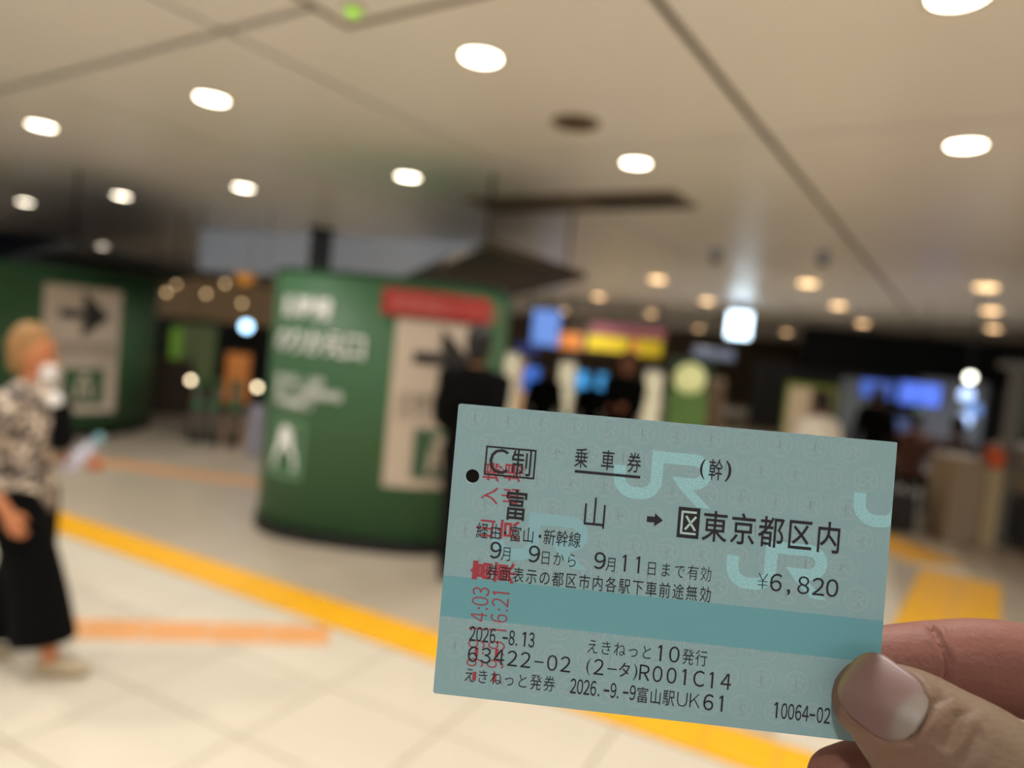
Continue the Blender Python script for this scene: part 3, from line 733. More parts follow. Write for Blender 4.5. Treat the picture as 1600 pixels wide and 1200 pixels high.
# ------------------------------------------------------------------ people
def skin(name, rgb): return mat(name, rgb, rough=.55, noise=.06, nscale=12, sss=.1)
X3 = Vector((1, 0, 0)); Y3 = Vector((0, 1, 0)); Z3 = Vector((0, 0, 1))
def person(loc, face, H, label, top, bottom, hair, skn=(176, 122, 92), shoe=(30, 28, 28), pose='stand', hands=None, skirt=False, sleeve=1.0, mask=False, gap=.12, inner=None, lean=0.0, vox=.014):
    """local frame: the figure faces +x, left side +y; hands = (right, left) targets as fractions of H"""
    e = tag(empty('person', loc, face), label, 'person')
    k = H / 1.6
    def V(x, y, z): return Vector((x * k + lean * z * k, y * k, z * k))
    sit = pose == 'sit'
    hz = .46 if sit else .84
    if sit: feet = [(.42, -.12), (.42, .12)]; knee = [(.42, -.12, .46), (.42, .12, .46)]
    elif pose == 'walk': feet = [(.20, -.08), (-.22, .08)]; knee = [(.14, -.08, .46), (-.02, .08, .44)]
    else: feet = [(0, -gap), (0.02, gap)]; knee = [(.02, -gap, .46), (.03, gap, .46)]
    sh = hz + .50; nk = sh + .05; hd = nk + .15
    hands = hands or ((.05, -.27, hz - .04), (.05, .27, hz - .04))
    elb = []
    for s_, hnd in ((-1, hands[0]), (1, hands[1])):
        S0 = Vector((0, s_ * .17, sh - .02)); Hn = Vector(hnd); mid = (S0 + Hn) / 2
        d = (Hn - S0).length; b = sqrt(max(0, .27 ** 2 - (d / 2) ** 2)) if d < .54 else 0
        ax = (Hn - S0).normalized(); perp = Vector((-1, s_ * .25, -.2)); perp = (perp - ax * perp.dot(ax)).normalized()
        elb.append((S0, mid + perp * b, Hn))
    def limb(mb, pts, grow=0.0):
        tube(mb, [(V(*p[0]), (p[1] + grow) * k, (p[2] + grow) * k, Y3) for p in pts], 12)
    def arms(mb, grow, upto=1.0, hand=True):
        for s_, (a, b, c) in zip((-1, 1), elb):
            w_ = b.lerp(c, upto)
            sv = Y3 if abs((c - b).normalized().y) < .8 else X3
            tube(mb, [(V(*a), (.050 + grow) * k, (.050 + grow) * k, sv), (V(*b), (.040 + grow) * k, (.040 + grow) * k, sv), (V(*w_), (.027 + grow * 1.2) * k, (.025 + grow * 1.2) * k, sv)], 12)
            if hand:
                dr = (c - b).normalized(); c2 = c + dr * .07; pv = Vector((0, 0, 1)) if abs(dr.z) < .7 else Vector((1, 0, 0))
                pv = (pv - dr * pv.dot(dr)).normalized()
                tube(mb, [(V(*c), .026 * k, .018 * k, pv), (V(*c2), .038 * k, .016 * k, pv)], 10)
                curl = dr.cross(pv) * (.02 * s_)
                for q in range(4):
                    st_ = c2 + pv * (.027 - .018 * q); ln_ = (.062, .072, .068, .052)[q]
                    tube(mb, [(V(*st_), .009 * k, .009 * k, pv), (V(*(st_ + dr * ln_ * .55)), .0085 * k, .0085 * k, pv), (V(*(st_ + dr * ln_ + curl)), .0075 * k, .0075 * k, pv)], 8)
                t0 = c + dr * .02 + pv * .022
                tube(mb, [(V(*t0), .011 * k, .011 * k, dr.cross(pv)), (V(*(t0 + dr * .03 + pv * .028)), .010 * k, .010 * k, dr.cross(pv)), (V(*(t0 + dr * .06 + pv * .034)), .009 * k, .009 * k, dr.cross(pv))], 8)
    def torso(mb, grow, z0, z1):
        prof = [(hz - .03, .105, .155), (hz + .06, .10, .15), (hz + .20, .09, .13), (hz + .36, .11, .16), (hz + .46, .10, .175), (hz + .52, .06, .10)]
        pts = [(V(0, 0, z), (rx + grow) * k, (ry + grow) * k, X3) for z, rx, ry in prof if z0 <= z <= z1]
        tube(mb, pts, 18)
    body = MB(); torso(body, 0, 0, 9)
    for s_ in (0, 1):
        f_ = feet[s_]; kn = knee[s_]; hp = (0, (-.09, .09)[s_], hz)
        tube(body, [(V(*hp), .082 * k, .085 * k, Y3), (V(*kn), .052 * k, .055 * k, Y3), (V((kn[0] + f_[0]) / 2 - .02, f_[1], .26), .050 * k, .052 * k, Y3), (V(f_[0], f_[1], .09), .034 * k, .036 * k, Y3)], 12)
        tube(body, [(V(f_[0] - .03, f_[1], .045), .035 * k, .035 * k, Y3), (V(f_[0] + .13, f_[1], .03), .036 * k, .024 * k, Y3)], 10)
    arms(body, 0)
    tube(body, [(V(0, 0, sh), .055 * k, .055 * k, X3), (V(.005, 0, nk + .05), .048 * k, .048 * k, X3)], 12)
    tube(body, [(V(.012, 0, nk + .055), .055 * k, .045 * k, X3), (V(.012, 0, hd - .03), .083 * k, .068 * k, X3), (V(.0, 0, hd + .035), .092 * k, .076 * k, X3), (V(-.005, 0, hd + .07), .075 * k, .062 * k, X3)], 16)
    tube(body, [(V(.085, 0, hd - .005), .006 * k, .010 * k, X3), (V(.106, 0, hd - .04), .012 * k, .014 * k, X3)], 8)      # nose
    for s_ in (-1, 1): tube(body, [(V(.0, s_ * .076, hd), .014 * k, .008 * k, X3), (V(-.004, s_ * .078, hd - .035), .011 * k, .007 * k, X3)], 8)
    me = remeshed(body, vox * .6, 3); me.materials.append(skin('skin_%d_%d_%d' % skn, skn)); bo = link('body', me, e)
    mb = MB()
    for s_ in (-1, 1): ball(mb, V(.086, s_ * .031, hd + .004), (.010 * k, .013 * k, .008 * k), 8)
    mb.build('eyes', M_black, bo, True)
    mb = MB(); ball(mb, V(.093, 0, hd - .068), (.008 * k, .024 * k, .007 * k), 8); mb.build('lips', mat('lips', (150, 80, 70)), bo, True)
    # top
    t_ = MB(); torso(t_, .022, 0, hz + .5); arms(t_, .018, sleeve, False)
    me = remeshed(t_, vox, 3); me.materials.append(top); link('top', me, e)
    # trousers / skirt
    t_ = MB()
    tube(t_, [(V(0, 0, hz + .06), .115 * k, .16 * k, X3), (V(0, 0, hz - .06), .125 * k, .165 * k, X3)], 16)
    for s_ in (0, 1):
        f_ = feet[s_]; kn = knee[s_]; hp = (0, (-.085, .085)[s_], hz)
        if skirt:
            tube(t_, [(V(*hp), .115 * k, .12 * k, X3), (V(kn[0] * .8, kn[1], .46), .125 * k, .11 * k, X3), (V(f_[0] * .8, f_[1], .17), .15 * k, .12 * k, X3)], 16, cap1=False)
        else:
            tube(t_, [(V(*hp), .096 * k, .098 * k, Y3), (V(*kn), .074 * k, .072 * k, Y3), (V((kn[0] + f_[0]) / 2 - .02, f_[1], .26), .070 * k, .068 * k, Y3), (V(f_[0], f_[1], .07), .060 * k, .058 * k, Y3)], 12, cap1=False)
    me = remeshed(t_, vox, 3); me.materials.append(bottom); link('trousers', me, e)
    # hair: shell over the back and top of the skull
    t_ = MB()
    tube(t_, [(V(-.03, 0, hd - .04), .072 * k, .074 * k, X3), (V(-.018, 0, hd + .03), .092 * k, .084 * k, X3), (V(-.01, 0, hd + .075), .086 * k, .076 * k, X3)], 16)
    me = remeshed(t_, vox * .6, 2); me.materials.append(hair); link('hair', me, e)
    for s_ in (0, 1):
        f_ = feet[s_]; t_ = MB()
        tube(t_, [(V(f_[0] - .04, f_[1], .048), .044 * k, .040 * k, Y3), (V(f_[0] + .06, f_[1], .044), .046 * k, .036 * k, Y3), (V(f_[0] + .15, f_[1], .032), .040 * k, .028 * k, Y3)], 12)
        me = remeshed(t_, .008, 2); me.materials.append(mat('shoe_%d_%d_%d' % shoe, shoe, rough=.6)); link('shoe', me, e)
    if mask:
        t_ = MB(); tube(t_, [(V(.074, 0, hd - .105), .036 * k, .055 * k, X3), (V(.078, 0, hd - .07), .034 * k, .060 * k, X3)], 14)
        me = remeshed(t_, .006, 2); me.materials.append(mat('white_mask', (232, 228, 224), rough=.8)); m_ = link('face_mask', me, e); m_['label'] = 'white face mask'
        t_ = MB(); ball(t_, V(.10, -.01, sh - .02), (.05 * k, .06 * k, .05 * k), 12)
        me = t_.mesh('m', mat('white_mask', (232, 228, 224))); link('white_collar', me, e)
    if inner:
        t_ = MB(); tube(t_, [(V(.115, .03, sh - .04), .045 * k, .09 * k, X3), (V(.14, .03, sh - .22), .045 * k, .10 * k, X3)], 14)
        me = remeshed(t_, vox, 2); me.materials.append(inner); m_ = link('inner_top', me, e); m_['label'] = 'black inner top at the chest'
    return e
# patterned blouse
def pattern_mat():
    m = bpy.data.materials.new('patterned_blouse'); m.use_nodes = True; nt = m.node_tree; b = nt.nodes['Principled BSDF']; b.inputs['Roughness'].default_value = .8
    tc = nt.nodes.new('ShaderNodeTexCoord'); n_ = nt.nodes.new('ShaderNodeTexNoise'); n_.inputs['Scale'].default_value = 15; n_.inputs['Detail'].default_value = 3; n_.inputs['Distortion'].default_value = 1.2
    r = nt.nodes.new('ShaderNodeValToRGB'); cr_ = r.color_ramp
    cr_.elements[0].position = .40; cr_.elements[0].color = lin((38, 34, 36)); cr_.elements[1].position = .62; cr_.elements[1].color = lin((236, 218, 196))
    q = cr_.elements.new(.50); q.color = lin((140, 124, 112))
    nt.links.new(tc.outputs['Object'], n_.inputs['Vector']); nt.links.new(n_.outputs['Fac'], r.inputs[0]); nt.links.new(r.outputs[0], b.inputs['Base Color']); return m
blk = mat('black_cloth', (7, 7, 7), rough=1, spec=.15); blk2 = mat('charcoal_cloth', (20, 21, 22), rough=1, spec=.15)
h_blond = mat('dyed_brown_hair', (158, 116, 66), rough=.6, noise=.35, nscale=25); h_blk = mat('black_hair', (16, 14, 13), rough=.5)
wp = at_z(18, 1052, 0)
woman = person((wp.x - .03, wp.y + .05, 0), radians(10), 1.42, 'woman in patterned blouse, black wide trousers and face mask at the left edge',
       pattern_mat(), blk, h_blond, skn=(196, 124, 82), shoe=(178, 160, 130), pose='walk', skirt=True, sleeve=.55, mask=True, inner=blk,
       hands=((.04, -.24, .84), (.20, .10, 1.02)), vox=.012)
# bottle in her left hand
bp = at_d(132, 708, 2.92)
e = tag(empty('plastic_bottle', bp), 'clear silvery bottle with bluish cap in the walking woman\'s hand', 'bottle')
e.rotation_euler = (0, radians(40), 0)
M_clear = mat('bottle_plastic', (190, 188, 205), rough=.12, metal=.1); 
mb = MB(); mb.lathe([(.026, -.10), (.031, -.092), (.031, .02), (.024, .05), (.013, .068)], 20); mb.build('bottle_body', M_clear, e, True)
mb = MB(); mb.lathe([(.017, .066), (.018, .10), (.015, .103)], 16); mb.build('cap', mat('blue_cap', (120, 170, 180), rough=.4), e, True)
mb = MB(); mb.lathe([(.0318, -.05), (.0318, .0)], 20); mb.build('bottle_label', mat('bottle_wrap', (200, 198, 214), rough=.5), e, True)
q = at_d(716, 874, 4.62)
person((q.x, q.y, 0), radians(82), 1.64, 'person all in black standing between the green column and the ticket', blk, blk2, h_blk, pose='stand', gap=.08, hands=((.14, -.10, 1.0), (.14, .10, 1.0)))
q = at_d(966, 700, 7.4)
person((q.x, q.y, 0), radians(-110), 1.60, 'man in black jacket with face turned to the left, above the ticket', blk, blk, h_blk, skn=(150, 96, 70), hands=((.22, -.10, 1.06), (.24, .08, 1.08)))
q = at_d(842, 700, 8.5)
person((q.x, q.y, 0), radians(-80), 1.42, 'short person in dark clothes seen below the small blue screen', blk, blk, h_blk, skn=(60, 44, 38))
q = at_d(915, 700, 9)
person((q.x, q.y, 0), radians(95), 1.34, 'short dark clothed person seen below the cyan blue screen', blk, blk, h_blk, skn=(60, 44, 38))
q = at_d(1274, 700, 6.6)
person((q.x, q.y, 0), radians(100), 1.41, 'person in white shirt seen from behind over the top edge of the ticket', mat('white_shirt', (248, 240, 226), rough=.8), blk2, h_blk, sleeve=.6)
q = at_d(1362, 700, 9)
person((q.x, q.y, 0), radians(80), 1.50, 'standing dark clothed person under the left wall screen', blk, blk2, h_blk)
for (px, D, col, lb, hh) in ((1492, 8.45, mat('grey_mauve_cloth', (92, 80, 84), rough=.9), 'seated person in grey top with black hair left of the kiosk', 1.62), (1426, 9.4, mat('rose_brown_cloth', (92, 62, 52), rough=.9), 'seated person in brown top right of the ticket corner', 1.58)):
    q = at_d(px, 700, D)
    person((q.x, q.y, 0), radians(75), hh, lb, col, blk, h_blk, pose='sit', hands=((.30, -.12, .56), (.30, .12, .56)))
    be = tag(empty('stool', (q.x, q.y, 0), radians(75)), 'low dark stool under the ' + lb.split(' with')[0].split(' right')[0], 'stool')
    mb = MB(); mb.box((0, 0, .295), (.36, .4, .05), bev=.02); mb.build('seat', M_dark, be)
    for sx in (-1, 1):
        for sy in (-1, 1):
            mb = MB(); mb.box((sx * .14, sy * .16, .136), (.035, .035, .27)); mb.build('leg', M_dark, be)

e, w, h, z = place('bench', 1406, 772, 838, 7.6, 44, 'low black box bench by the yellow strip, right of the ticket', 'bench'); h += z
mb = MB(); mb.box((0, .2, h * .5), (w, .4, h * .94), bev=.02); mb.build('body', M_black, e)
mb = MB(); mb.box((0, .2, h * .98), (w * 1.02, .42, .03), bev=.01); mb.build('seat', M_dark, e)

# ------------------------------------------------------------------ the ticket (local millimetres, x right, y up, z to the viewer)
tk_R = Matrix(((0.99438039, 0.08721857, -0.06000459), (-0.08605679, 0.9960542, 0.02168571), (0.06165922, -0.01640004, 0.99796251)))
tk_t = Vector((-10.6316537, -3.87151488, -140.201519)) * .001
ticket = empty('train_ticket')
ticket.matrix_world = Matrix.Translation(CAMLOC + CAMROT @ tk_t) @ (CAMROT @ tk_R).to_4x4()
tag(ticket, 'pale blue green printed train ticket held up between thumb and finger', 'ticket')
MMs = .001
def ticket_mat():
    m = bpy.data.materials.new('ticket_face'); m.use_nodes = True; nt = m.node_tree; b = nt.nodes['Principled BSDF']
    b.inputs['Roughness'].default_value = .5; b.inputs['Specular IOR Level'].default_value = .35
    tc = nt.nodes.new('ShaderNodeTexCoord'); sep = nt.nodes.new('ShaderNodeSeparateXYZ'); nt.links.new(tc.outputs['Object'], sep.inputs[0])
    def math_(op, a, b_=None, c=None):
        n_ = nt.nodes.new('ShaderNodeMath'); n_.operation = op
        for i, v in enumerate((a, b_, c)):
            if v is None: continue
            if isinstance(v, (int, float)): n_.inputs[i].default_value = v
            else: nt.links.new(v, n_.inputs[i])
        return n_.outputs[0]
    def mix(f, a, b_):
        n_ = nt.nodes.new('ShaderNodeMix'); n_.data_type = 'RGBA'
        nt.links.new(f, n_.inputs[0])
        for i, v in ((6, a), (7, b_)):
            if isinstance(v, tuple): n_.inputs[i].default_value = v
            else: nt.links.new(v, n_.inputs[i])
        return n_.outputs[2]
    x, y = sep.outputs[0], sep.outputs[1]
    # fine security lines: vertical and horizontal hatching in alternating cells
    sx = math_('SINE', math_('MULTIPLY', x, 2 * pi / .00042)); sy = math_('SINE', math_('MULTIPLY', y, 2 * pi / .00040))
    cx_ = math_('GREATER_THAN', math_('SINE', math_('ADD', math_('MULTIPLY', x, 2 * pi / .0033), 1.2)), 0.0)
    ln_ = math_('ADD', math_('MULTIPLY', sx, cx_), math_('MULTIPLY', sy, math_('SUBTRACT', 1.0, cx_)))
    f1 = math_('MULTIPLY_ADD', ln_, .5, .5)
    c1 = mix(f1, lin(TK_A), lin(TK_B))
    nz = nt.nodes.new('ShaderNodeTexNoise'); nz.inputs['Scale'].default_value = 2500; nt.links.new(tc.outputs['Object'], nz.inputs['Vector'])
    c1b = mix(math_('MULTIPLY', nz.outputs['Fac'], .3), c1, lin(TK_C))
    inb = math_('MULTIPLY', math_('LESS_THAN', y, -.0342), math_('GREATER_THAN', y, -.0422))
    c2 = mix(math_('MULTIPLY', inb, .88), c1b, lin(TK_BAND))
    # a little fibre mottling
    n2 = nt.nodes.new('ShaderNodeTexNoise'); n2.inputs['Scale'].default_value = 60; nt.links.new(tc.outputs['Object'], n2.inputs['Vector'])
    c3 = mix(math_('MULTIPLY', n2.outputs['Fac'], .18), c2, lin((132, 164, 174)))
    nt.links.new(c3, b.inputs['Base Color'])
    return m
TK_A = (123, 162, 166); TK_B = (143, 171, 176); TK_C = (150, 171, 176); TK_BAND = (94, 156, 166)
M_tk = ticket_mat(); M_edge = mat('paper_edge', (235, 238, 234), rough=.7); M_back = mat('ticket_back', (70, 60, 50), rough=.6)
# outline with the punched hole
cu = bpy.data.curves.new('t', 'CURVE'); cu.dimensions = '2D'; cu.fill_mode = 'BOTH'; cu.extrude = .00012
def spl(pts):
    s_ = cu.splines.new('POLY'); s_.points.add(len(pts) - 1)
    for i, p in enumerate(pts): s_.points[i].co = (p[0] * MMs, -p[1] * MMs, 0, 1)
    s_.use_cyclic_u = True
rr = .5; out = []
for (cx, cy, a0_) in ((rr, rr, 180), (85 - .15, .15, 270), (85 - rr, 57.5 - rr, 0), (rr, 57.5 - rr, 90)):
    r_ = .15 if cx > 84.8 else rr
    for k in range(5):
        a = radians(a0_ + 22.5 * k); out.append((cx + r_ * cos(a), cy + r_ * sin(a)))
spl(out); spl([(4.03 + 1.36 * cos(2*pi*k/40), 14.12 + 1.36 * sin(-2*pi*k/40)) for k in range(40)])
o = bpy.data.objects.new('t', cu); COL.objects.link(o)
me = bpy.data.meshes.new_from_object(o.evaluated_get(bpy.context.evaluated_depsgraph_get())); bpy.data.objects.remove(o)
me.materials.clear(); me.materials.append(M_tk); me.materials.append(M_edge); me.materials.append(M_back)
for p in me.polygons: p.material_index = 0 if p.normal.z > .5 else (2 if p.normal.z < -.5 else 1)
paper = link('paper', me, ticket, (0, 0, -.00012))
LZ = lambda k: .000012 * k
def fnz(k): return lambda X, Y: (X * MMs, -Y * MMs, LZ(k))
class Flat(MB):
    """2-D print in ticket millimetres (y downwards)"""
    def __init__(s, k): super().__init__(); s.k = k
    def poly(s, pts):
        s.add([(x * MMs, -y * MMs, LZ(s.k)) for x, y in pts], [tuple(range(len(pts)))[::-1]]); return s
    def rect(s, x0, y0, x1, y1): return s.poly([(x0, y0), (x1, y0), (x1, y1), (x0, y1)])
    def ring(s, cx, cy, r0, r1, n=26):
        for k in range(n):
            a, b = 2*pi*k/n, 2*pi*(k+1)/n
            s.poly([(cx + r0*cos(a), cy + r0*sin(a)), (cx + r1*cos(a), cy + r1*sin(a)), (cx + r1*cos(b), cy + r1*sin(b)), (cx + r0*cos(b), cy + r0*sin(b))])
        return s
    def stroke(s, pts, w):
        for (x0, y0), (x1, y1) in zip(pts, pts[1:]):
            l = math.hypot(x1 - x0, y1 - y0) or 1; dx, dy = (x1 - x0) / l, (y1 - y0) / l; nx, ny = -dy * w / 2, dx * w / 2
            x0 -= dx * w / 3; y0 -= dy * w / 3; x1 += dx * w / 3; y1 += dy * w / 3
            s.poly([(x0 + nx, y0 + ny), (x0 - nx, y0 - ny), (x1 - nx, y1 - ny), (x1 + nx, y1 + ny)])
        return s
    def ch(s, c, x, y, w, h, rot=0.0, off=0.0):
        if c == '-': s.rect(x - w * .46, y - .02, x + w * .46, y + .02 + (.34 if w < 1.5 else .2)); return
        mb = MB()
        if c == '1':
            t = .15 if w < 1.5 or off < 0 else .18
            mb.add([(-t, -h / 2, 0), (t, -h / 2, 0), (t, h / 2, 0), (-t, h / 2, 0)], [(0, 1, 2, 3)])
            mb.add([(-t, h / 2, 0), (-t, h / 2 - .45, 0), (-t - .38, h / 2 - .72, 0), (-t - .38, h / 2 - .38, 0)], [(3, 2, 1, 0)])
        else: put_char(mb, c, 0, 0, w, h, off=off)
        cr, sr = cos(rot), sin(rot)
        s.add([((x + px * cr - py * sr) * MMs, (-y + px * sr + py * cr) * MMs, LZ(s.k)) for px, py, _ in mb.v], mb.f)
    def line(s, txt, xs, y, w, h, off=0.0):
        for c, x in zip(txt, xs): s.ch(c, x, y, w, h, off=off)
# repeated roundels with the letters JR, and the hatching between them
pat = Flat(1)
rows = [(2.0 + 5.72 * k, 3.55 + (0 if k % 2 == 0 else 3.3)) for k in range(10)]
for r_i, (y, x0) in enumerate(rows):
    x = x0 - 6.62
    while x < 86:
        if 34.6 < y - 1 and y + 1 < 41.8: pass
        ok = 2.35 < x < 82.6 and 1.0 < y < 55.1 and not (33.2 < y < 43.2)
        if ok and math.hypot(x - 4.03, y - 14.12) > 3.9 and y > 2.3 or (ok and y < 2.3 and False):
            pass
        if ok and math.hypot(x - 4.03, y - 14.12) > 3.9:
            yy = max(y, 2.45)
            pat.ring(x, yy, 2.22, 2.34, 30); pat.ring(x, yy, 1.92, 1.99, 26)
            # monogram: J hooked into a round-shouldered R, drawn as double lines
            for sc in (1.0, .74):
                q = [(x - 1.35 * sc, yy + .55 * sc), (x - 1.3 * sc, yy + 1.0 * sc), (x - .85 * sc, yy + 1.2 * sc), (x - .15 * sc, yy + 1.15 * sc), (x - .05 * sc, yy + .9 * sc), (x - .05 * sc, yy - 1.15 * sc)]
                pat.stroke(q, .13)
            for sc in (0, .3):
                pat.stroke([(x + .28, yy - 1.1 + sc), (x + 1.0 - sc * .5, yy - 1.05 + sc), (x + 1.4 - sc, yy - .6 + sc * .5), (x + 1.1 - sc, yy - .05), (x + .3, yy + .0 + sc * .2)], .12)
                pat.stroke([(x + .35 + sc, yy + .15), (x + 1.25 + sc * .3, yy + 1.15 - sc * .6)], .12)
            for t in range(4): pat.stroke([(x - 1.5, yy - .95 + .34 * t), (x - .35, yy - .95 + .34 * t)], .10)
        hx = x + 3.31
        if 1.2 < hx < 84 and 1 < y < 56 and not (34 < y < 42.5):
            for t in range(7):
                yy2 = y - 1.4 + .45 * t
                if .3 < yy2 < 57: pat.stroke([(hx - .45, yy2), (hx + .45, yy2)], .09)
        x += 6.62
pat.build('roundel_pattern', mat('security_print', (158, 177, 181), rough=.55), ticket)
pat2 = Flat(1)     # the paler fringe of the magnetic stripe
x = .8
while x < 84.5:
    if x < 77 and not (33 < x < 34):
        hgt = .35 + .5 * random.random(); pat2.stroke([(x, 42.3), (x, 42.3 + hgt)], .08); pat2.stroke([(x - .3, 42.5), (x + .3, 42.5)], .08)
    x += .75
for cx_ in range(0, 13):
    xx = 4 + 6.6 * cx_
    if xx > 72: continue
    pts = [(xx + 2.3 * cos(a), 42.1 + 2.3 * sin(a)) for a in [pi * t / 12 for t in range(13)]]
    pat2.stroke(pts, .12)
    for t in range(4): pat2.stroke([(xx - 1.2, 42.5 + .35 * t), (xx + 1.1, 42.5 + .35 * t)], .08)
pat2.build('stripe_fringe', mat('security_print', (158, 177, 181)), ticket)
# big foil initials
def foil_mat():
    m = bpy.data.materials.new('foil_initials'); m.use_nodes = True; nt = m.node_tree; b = nt.nodes['Principled BSDF']
    tc = nt.nodes.new('ShaderNodeTexCoord'); n_ = nt.nodes.new('ShaderNodeTexNoise'); n_.inputs['Scale'].default_value = 3200; n_.inputs['Detail'].default_value = 2
    nt.links.new(tc.outputs['Object'], n_.inputs['Vector']); r = nt.nodes.new('ShaderNodeValToRGB')
    r.color_ramp.elements[0].position = .35; r.color_ramp.elements[0].color = lin((134, 186, 194)); r.color_ramp.elements[1].position = .7; r.color_ramp.elements[1].color = lin((164, 208, 214))
    nt.links.new(n_.outputs['Fac'], r.inputs[0]); nt.links.new(r.outputs[0], b.inputs['Base Color']); b.inputs['Roughness'].default_value = .4
    return m
M_foil = foil_mat(); M_foil2 = mat('foil_faded', (136, 180, 190), rough=.45)
def arc(cx, cy, r0, r1, a0, a1, n=8): return [((cx + r0 * cos(radians(a0 + (a1-a0)*k/n)), cy + r0 * sin(radians(a0 + (a1-a0)*k/n))), (cx + r1 * cos(radians(a0 + (a1-a0)*k/n)), cy + r1 * sin(radians(a0 + (a1-a0)*k/n)))) for k in range(n + 1)]
def initials(dx, dy, k, clip=99):
    f = Flat(k)
    def P_(pts):
        pts = [(min(x + dx, 84.95), y + dy) for x, y in pts]
        if max(p[0] for p in pts) - min(p[0] for p in pts) > .01: f.poly(pts)
    def A_(*a):
        r = arc(*a)
        for (p, q_), (p2, q2) in zip(r, r[1:]): P_([p, q_, q2, p2])
    # J: short left stub, curved foot, tall bar
    P_([(31.7, 9.2), (34.0, 9.2), (34.0, 11.3), (31.7, 11.3)])
    A_(35.9, 11.3, 1.9, 4.2, 180, 90)
    P_([(35.9, 13.2), (37.3, 13.2), (37.3, 15.5), (35.9, 15.5)])
    A_(37.3, 11.6, 1.6, 3.9, 90, 0)
    P_([(38.9, 5.8), (41.2, 5.8), (41.2, 11.6), (38.9, 11.6)])
    # R: arm, bowl and leg
    P_([(41.2, 5.8), (47.2, 5.8), (47.2, 8.1), (41.2, 8.1)])
    A_(47.2, 9.3, 1.2, 3.5, -90, 90)
    P_([(45.6, 10.5), (47.2, 10.5), (47.2, 12.8), (45.6, 12.8)])
    P_([(43.0, 10.5), (45.6, 10.5), (45.6, 12.8), (44.7, 12.8)])
    P_([(44.7, 12.8), (47.2, 12.8), (51.0, 16.2), (48.2, 16.0)])
    return f
for k, (dx, dy, m_) in enumerate(((0, 0, M_foil), (46, 1, M_foil), (23.1, 15.3, M_foil), (-22.9, 14.3, M_foil2))):
    initials(dx, dy, 2).build('foil_initials', m_, ticket)
# red gate stamp, reading upwards
red = Flat(4); rt = pi / 2
for cx, txt in ((7.75, '-9.-9 14:03'), (11.75, '-9.-9 16:21')):
    ys = [53.3, 50.6, 48.6, 48.5, 46.9, 45, 43.9, 41.6, 39.9, 38.5, 36.6]
    off_ = 0 if cx < 9 else -.15
    for c_, y in zip(txt, ys):
        if c_ == ' ': continue
        if c_ == '-': red.rect(cx - .2, y + off_ - (.9 if y > 50 else .9), cx + .5, y + off_ + .8); continue
        red.ch(c_, cx, y + off_, 1.75, 3.4, rot=rt, off=-.006)
for (c_, x, y, w_, h_, of) in (('富', 7.5, 32.5, 3.4, 3.7, .028), ('東', 11.9, 32.5, 3.4, 4.0, .03), ('山', 7.6, 24.1, 3.4, 3.6, .006), ('京', 12.2, 24.0, 3.4, 4.0, .02),
                       ('入', 7.8, 17.6, 3.0, 3.3, .006), ('場', 8.2, 12.9, 3.2, 3.8, .012), ('出', 12.0, 17.3, 3.0, 3.4, .004), ('場', 12.4, 12.6, 3.2, 3.8, .012)):
    red.ch(c_, x, y, w_, h_, rot=rt, off=of)
red.build('red_stamp', mat('red_ink', (156, 52, 64), rough=.6), ticket)
M_ink = mat('black_ink', (22, 14, 22), rough=.5)
def text(k_, name='printed_text'):
    f = Flat(6); k_(f); return f.build(name, M_ink, ticket)
def t_box(f):
    x0, y0, x1, y1, w_ = 6.25, 7.8, 16.3, 13.62, .34
    f.rect(x0, y0, x1, y0 + w_); f.rect(x0, y1 - w_, x1, y1); f.rect(x0, y0 + w_, x0 + w_, y1 - w_); f.rect(x1 - w_, y0 + w_, x1, y1 - w_)
    f.ch('C', 9.05, 10.7, 3.4, 4.9, off=.0); f.ch('制', 13.55, 10.75, 3.6, 4.8, off=.006)
text(t_box, 'boxed_mark')
text(lambda f: (f.line('乗車券', (25.15, 30.35, 35.5), 8.6, 2.3, 3.7, .004), f.rect(24.1, 10.98, 36.9, 11.5)), 'title_text')
text(lambda f: (f.ch('(', 48.75, 8.5, 1, 3.9), f.ch('幹', 51.25, 8.5, 2.3, 3.8, off=.004), f.ch(')', 53.7, 8.5, 1, 3.9, off=.01)), 'printed_text')
def t_route(f):
    f.ch('富', 13.2, 19.1, 3.9, 5.6, off=.012); f.ch('山', 28.7, 19.1, 4.3, 5.8, off=-.004)
    f.poly([(38.85, 18.65), (40.4, 18.65), (40.4, 19.75), (38.85, 19.75)][::1]); f.poly([(40.35, 17.9), (41.95, 19.2), (40.35, 20.5)])
    f.rect(44.8, 16.2, 49.0, 22.15)
    for c_, x in zip('東京都区内', (52.0, 57.4, 62.75, 68.15, 73.6)): f.ch(c_, x, 19.5, 4.2, 5.6, off=.008)
text(t_route, 'route_text')
f = Flat(7)
f.stroke([(48.2, 17.1), (45.6, 17.1), (45.6, 21.25), (48.3, 21.25)], .42); f.stroke([(46.45, 18.0), (48.2, 20.5)], .42); f.stroke([(48.2, 18.0), (46.4, 20.4)], .42)
f.build('ward_mark', mat('ticket_pale', (176, 202, 199), rough=.5), ticket)
text(lambda f: f.line('経由・富山・新幹線', (6.95, 9.6, 11.5, 13.55, 16.1, 18.4, 20.25, 22.75, 25.25), 24.7, 2.05, 2.9), 'printed_text')
def t_date(f):
    for c_, x in zip('9991', (9.95, 17.6, 30.5, 35.4)): f.ch(c_, x, 28.2, 2.3, 3.3, off=.006)
    f.ch('1', 38.05, 28.25, 2.3, 3.3, off=.006)
    for c_, x in zip('月日から月日まで有効', (12.15, 19.85, 22.4, 25.0, 32.75, 40.6, 43.3, 46.0, 48.55, 51.05)): f.ch(c_, x, 28.75, 1.9, 2.7, off=-.006)
text(t_date, 'printed_text')
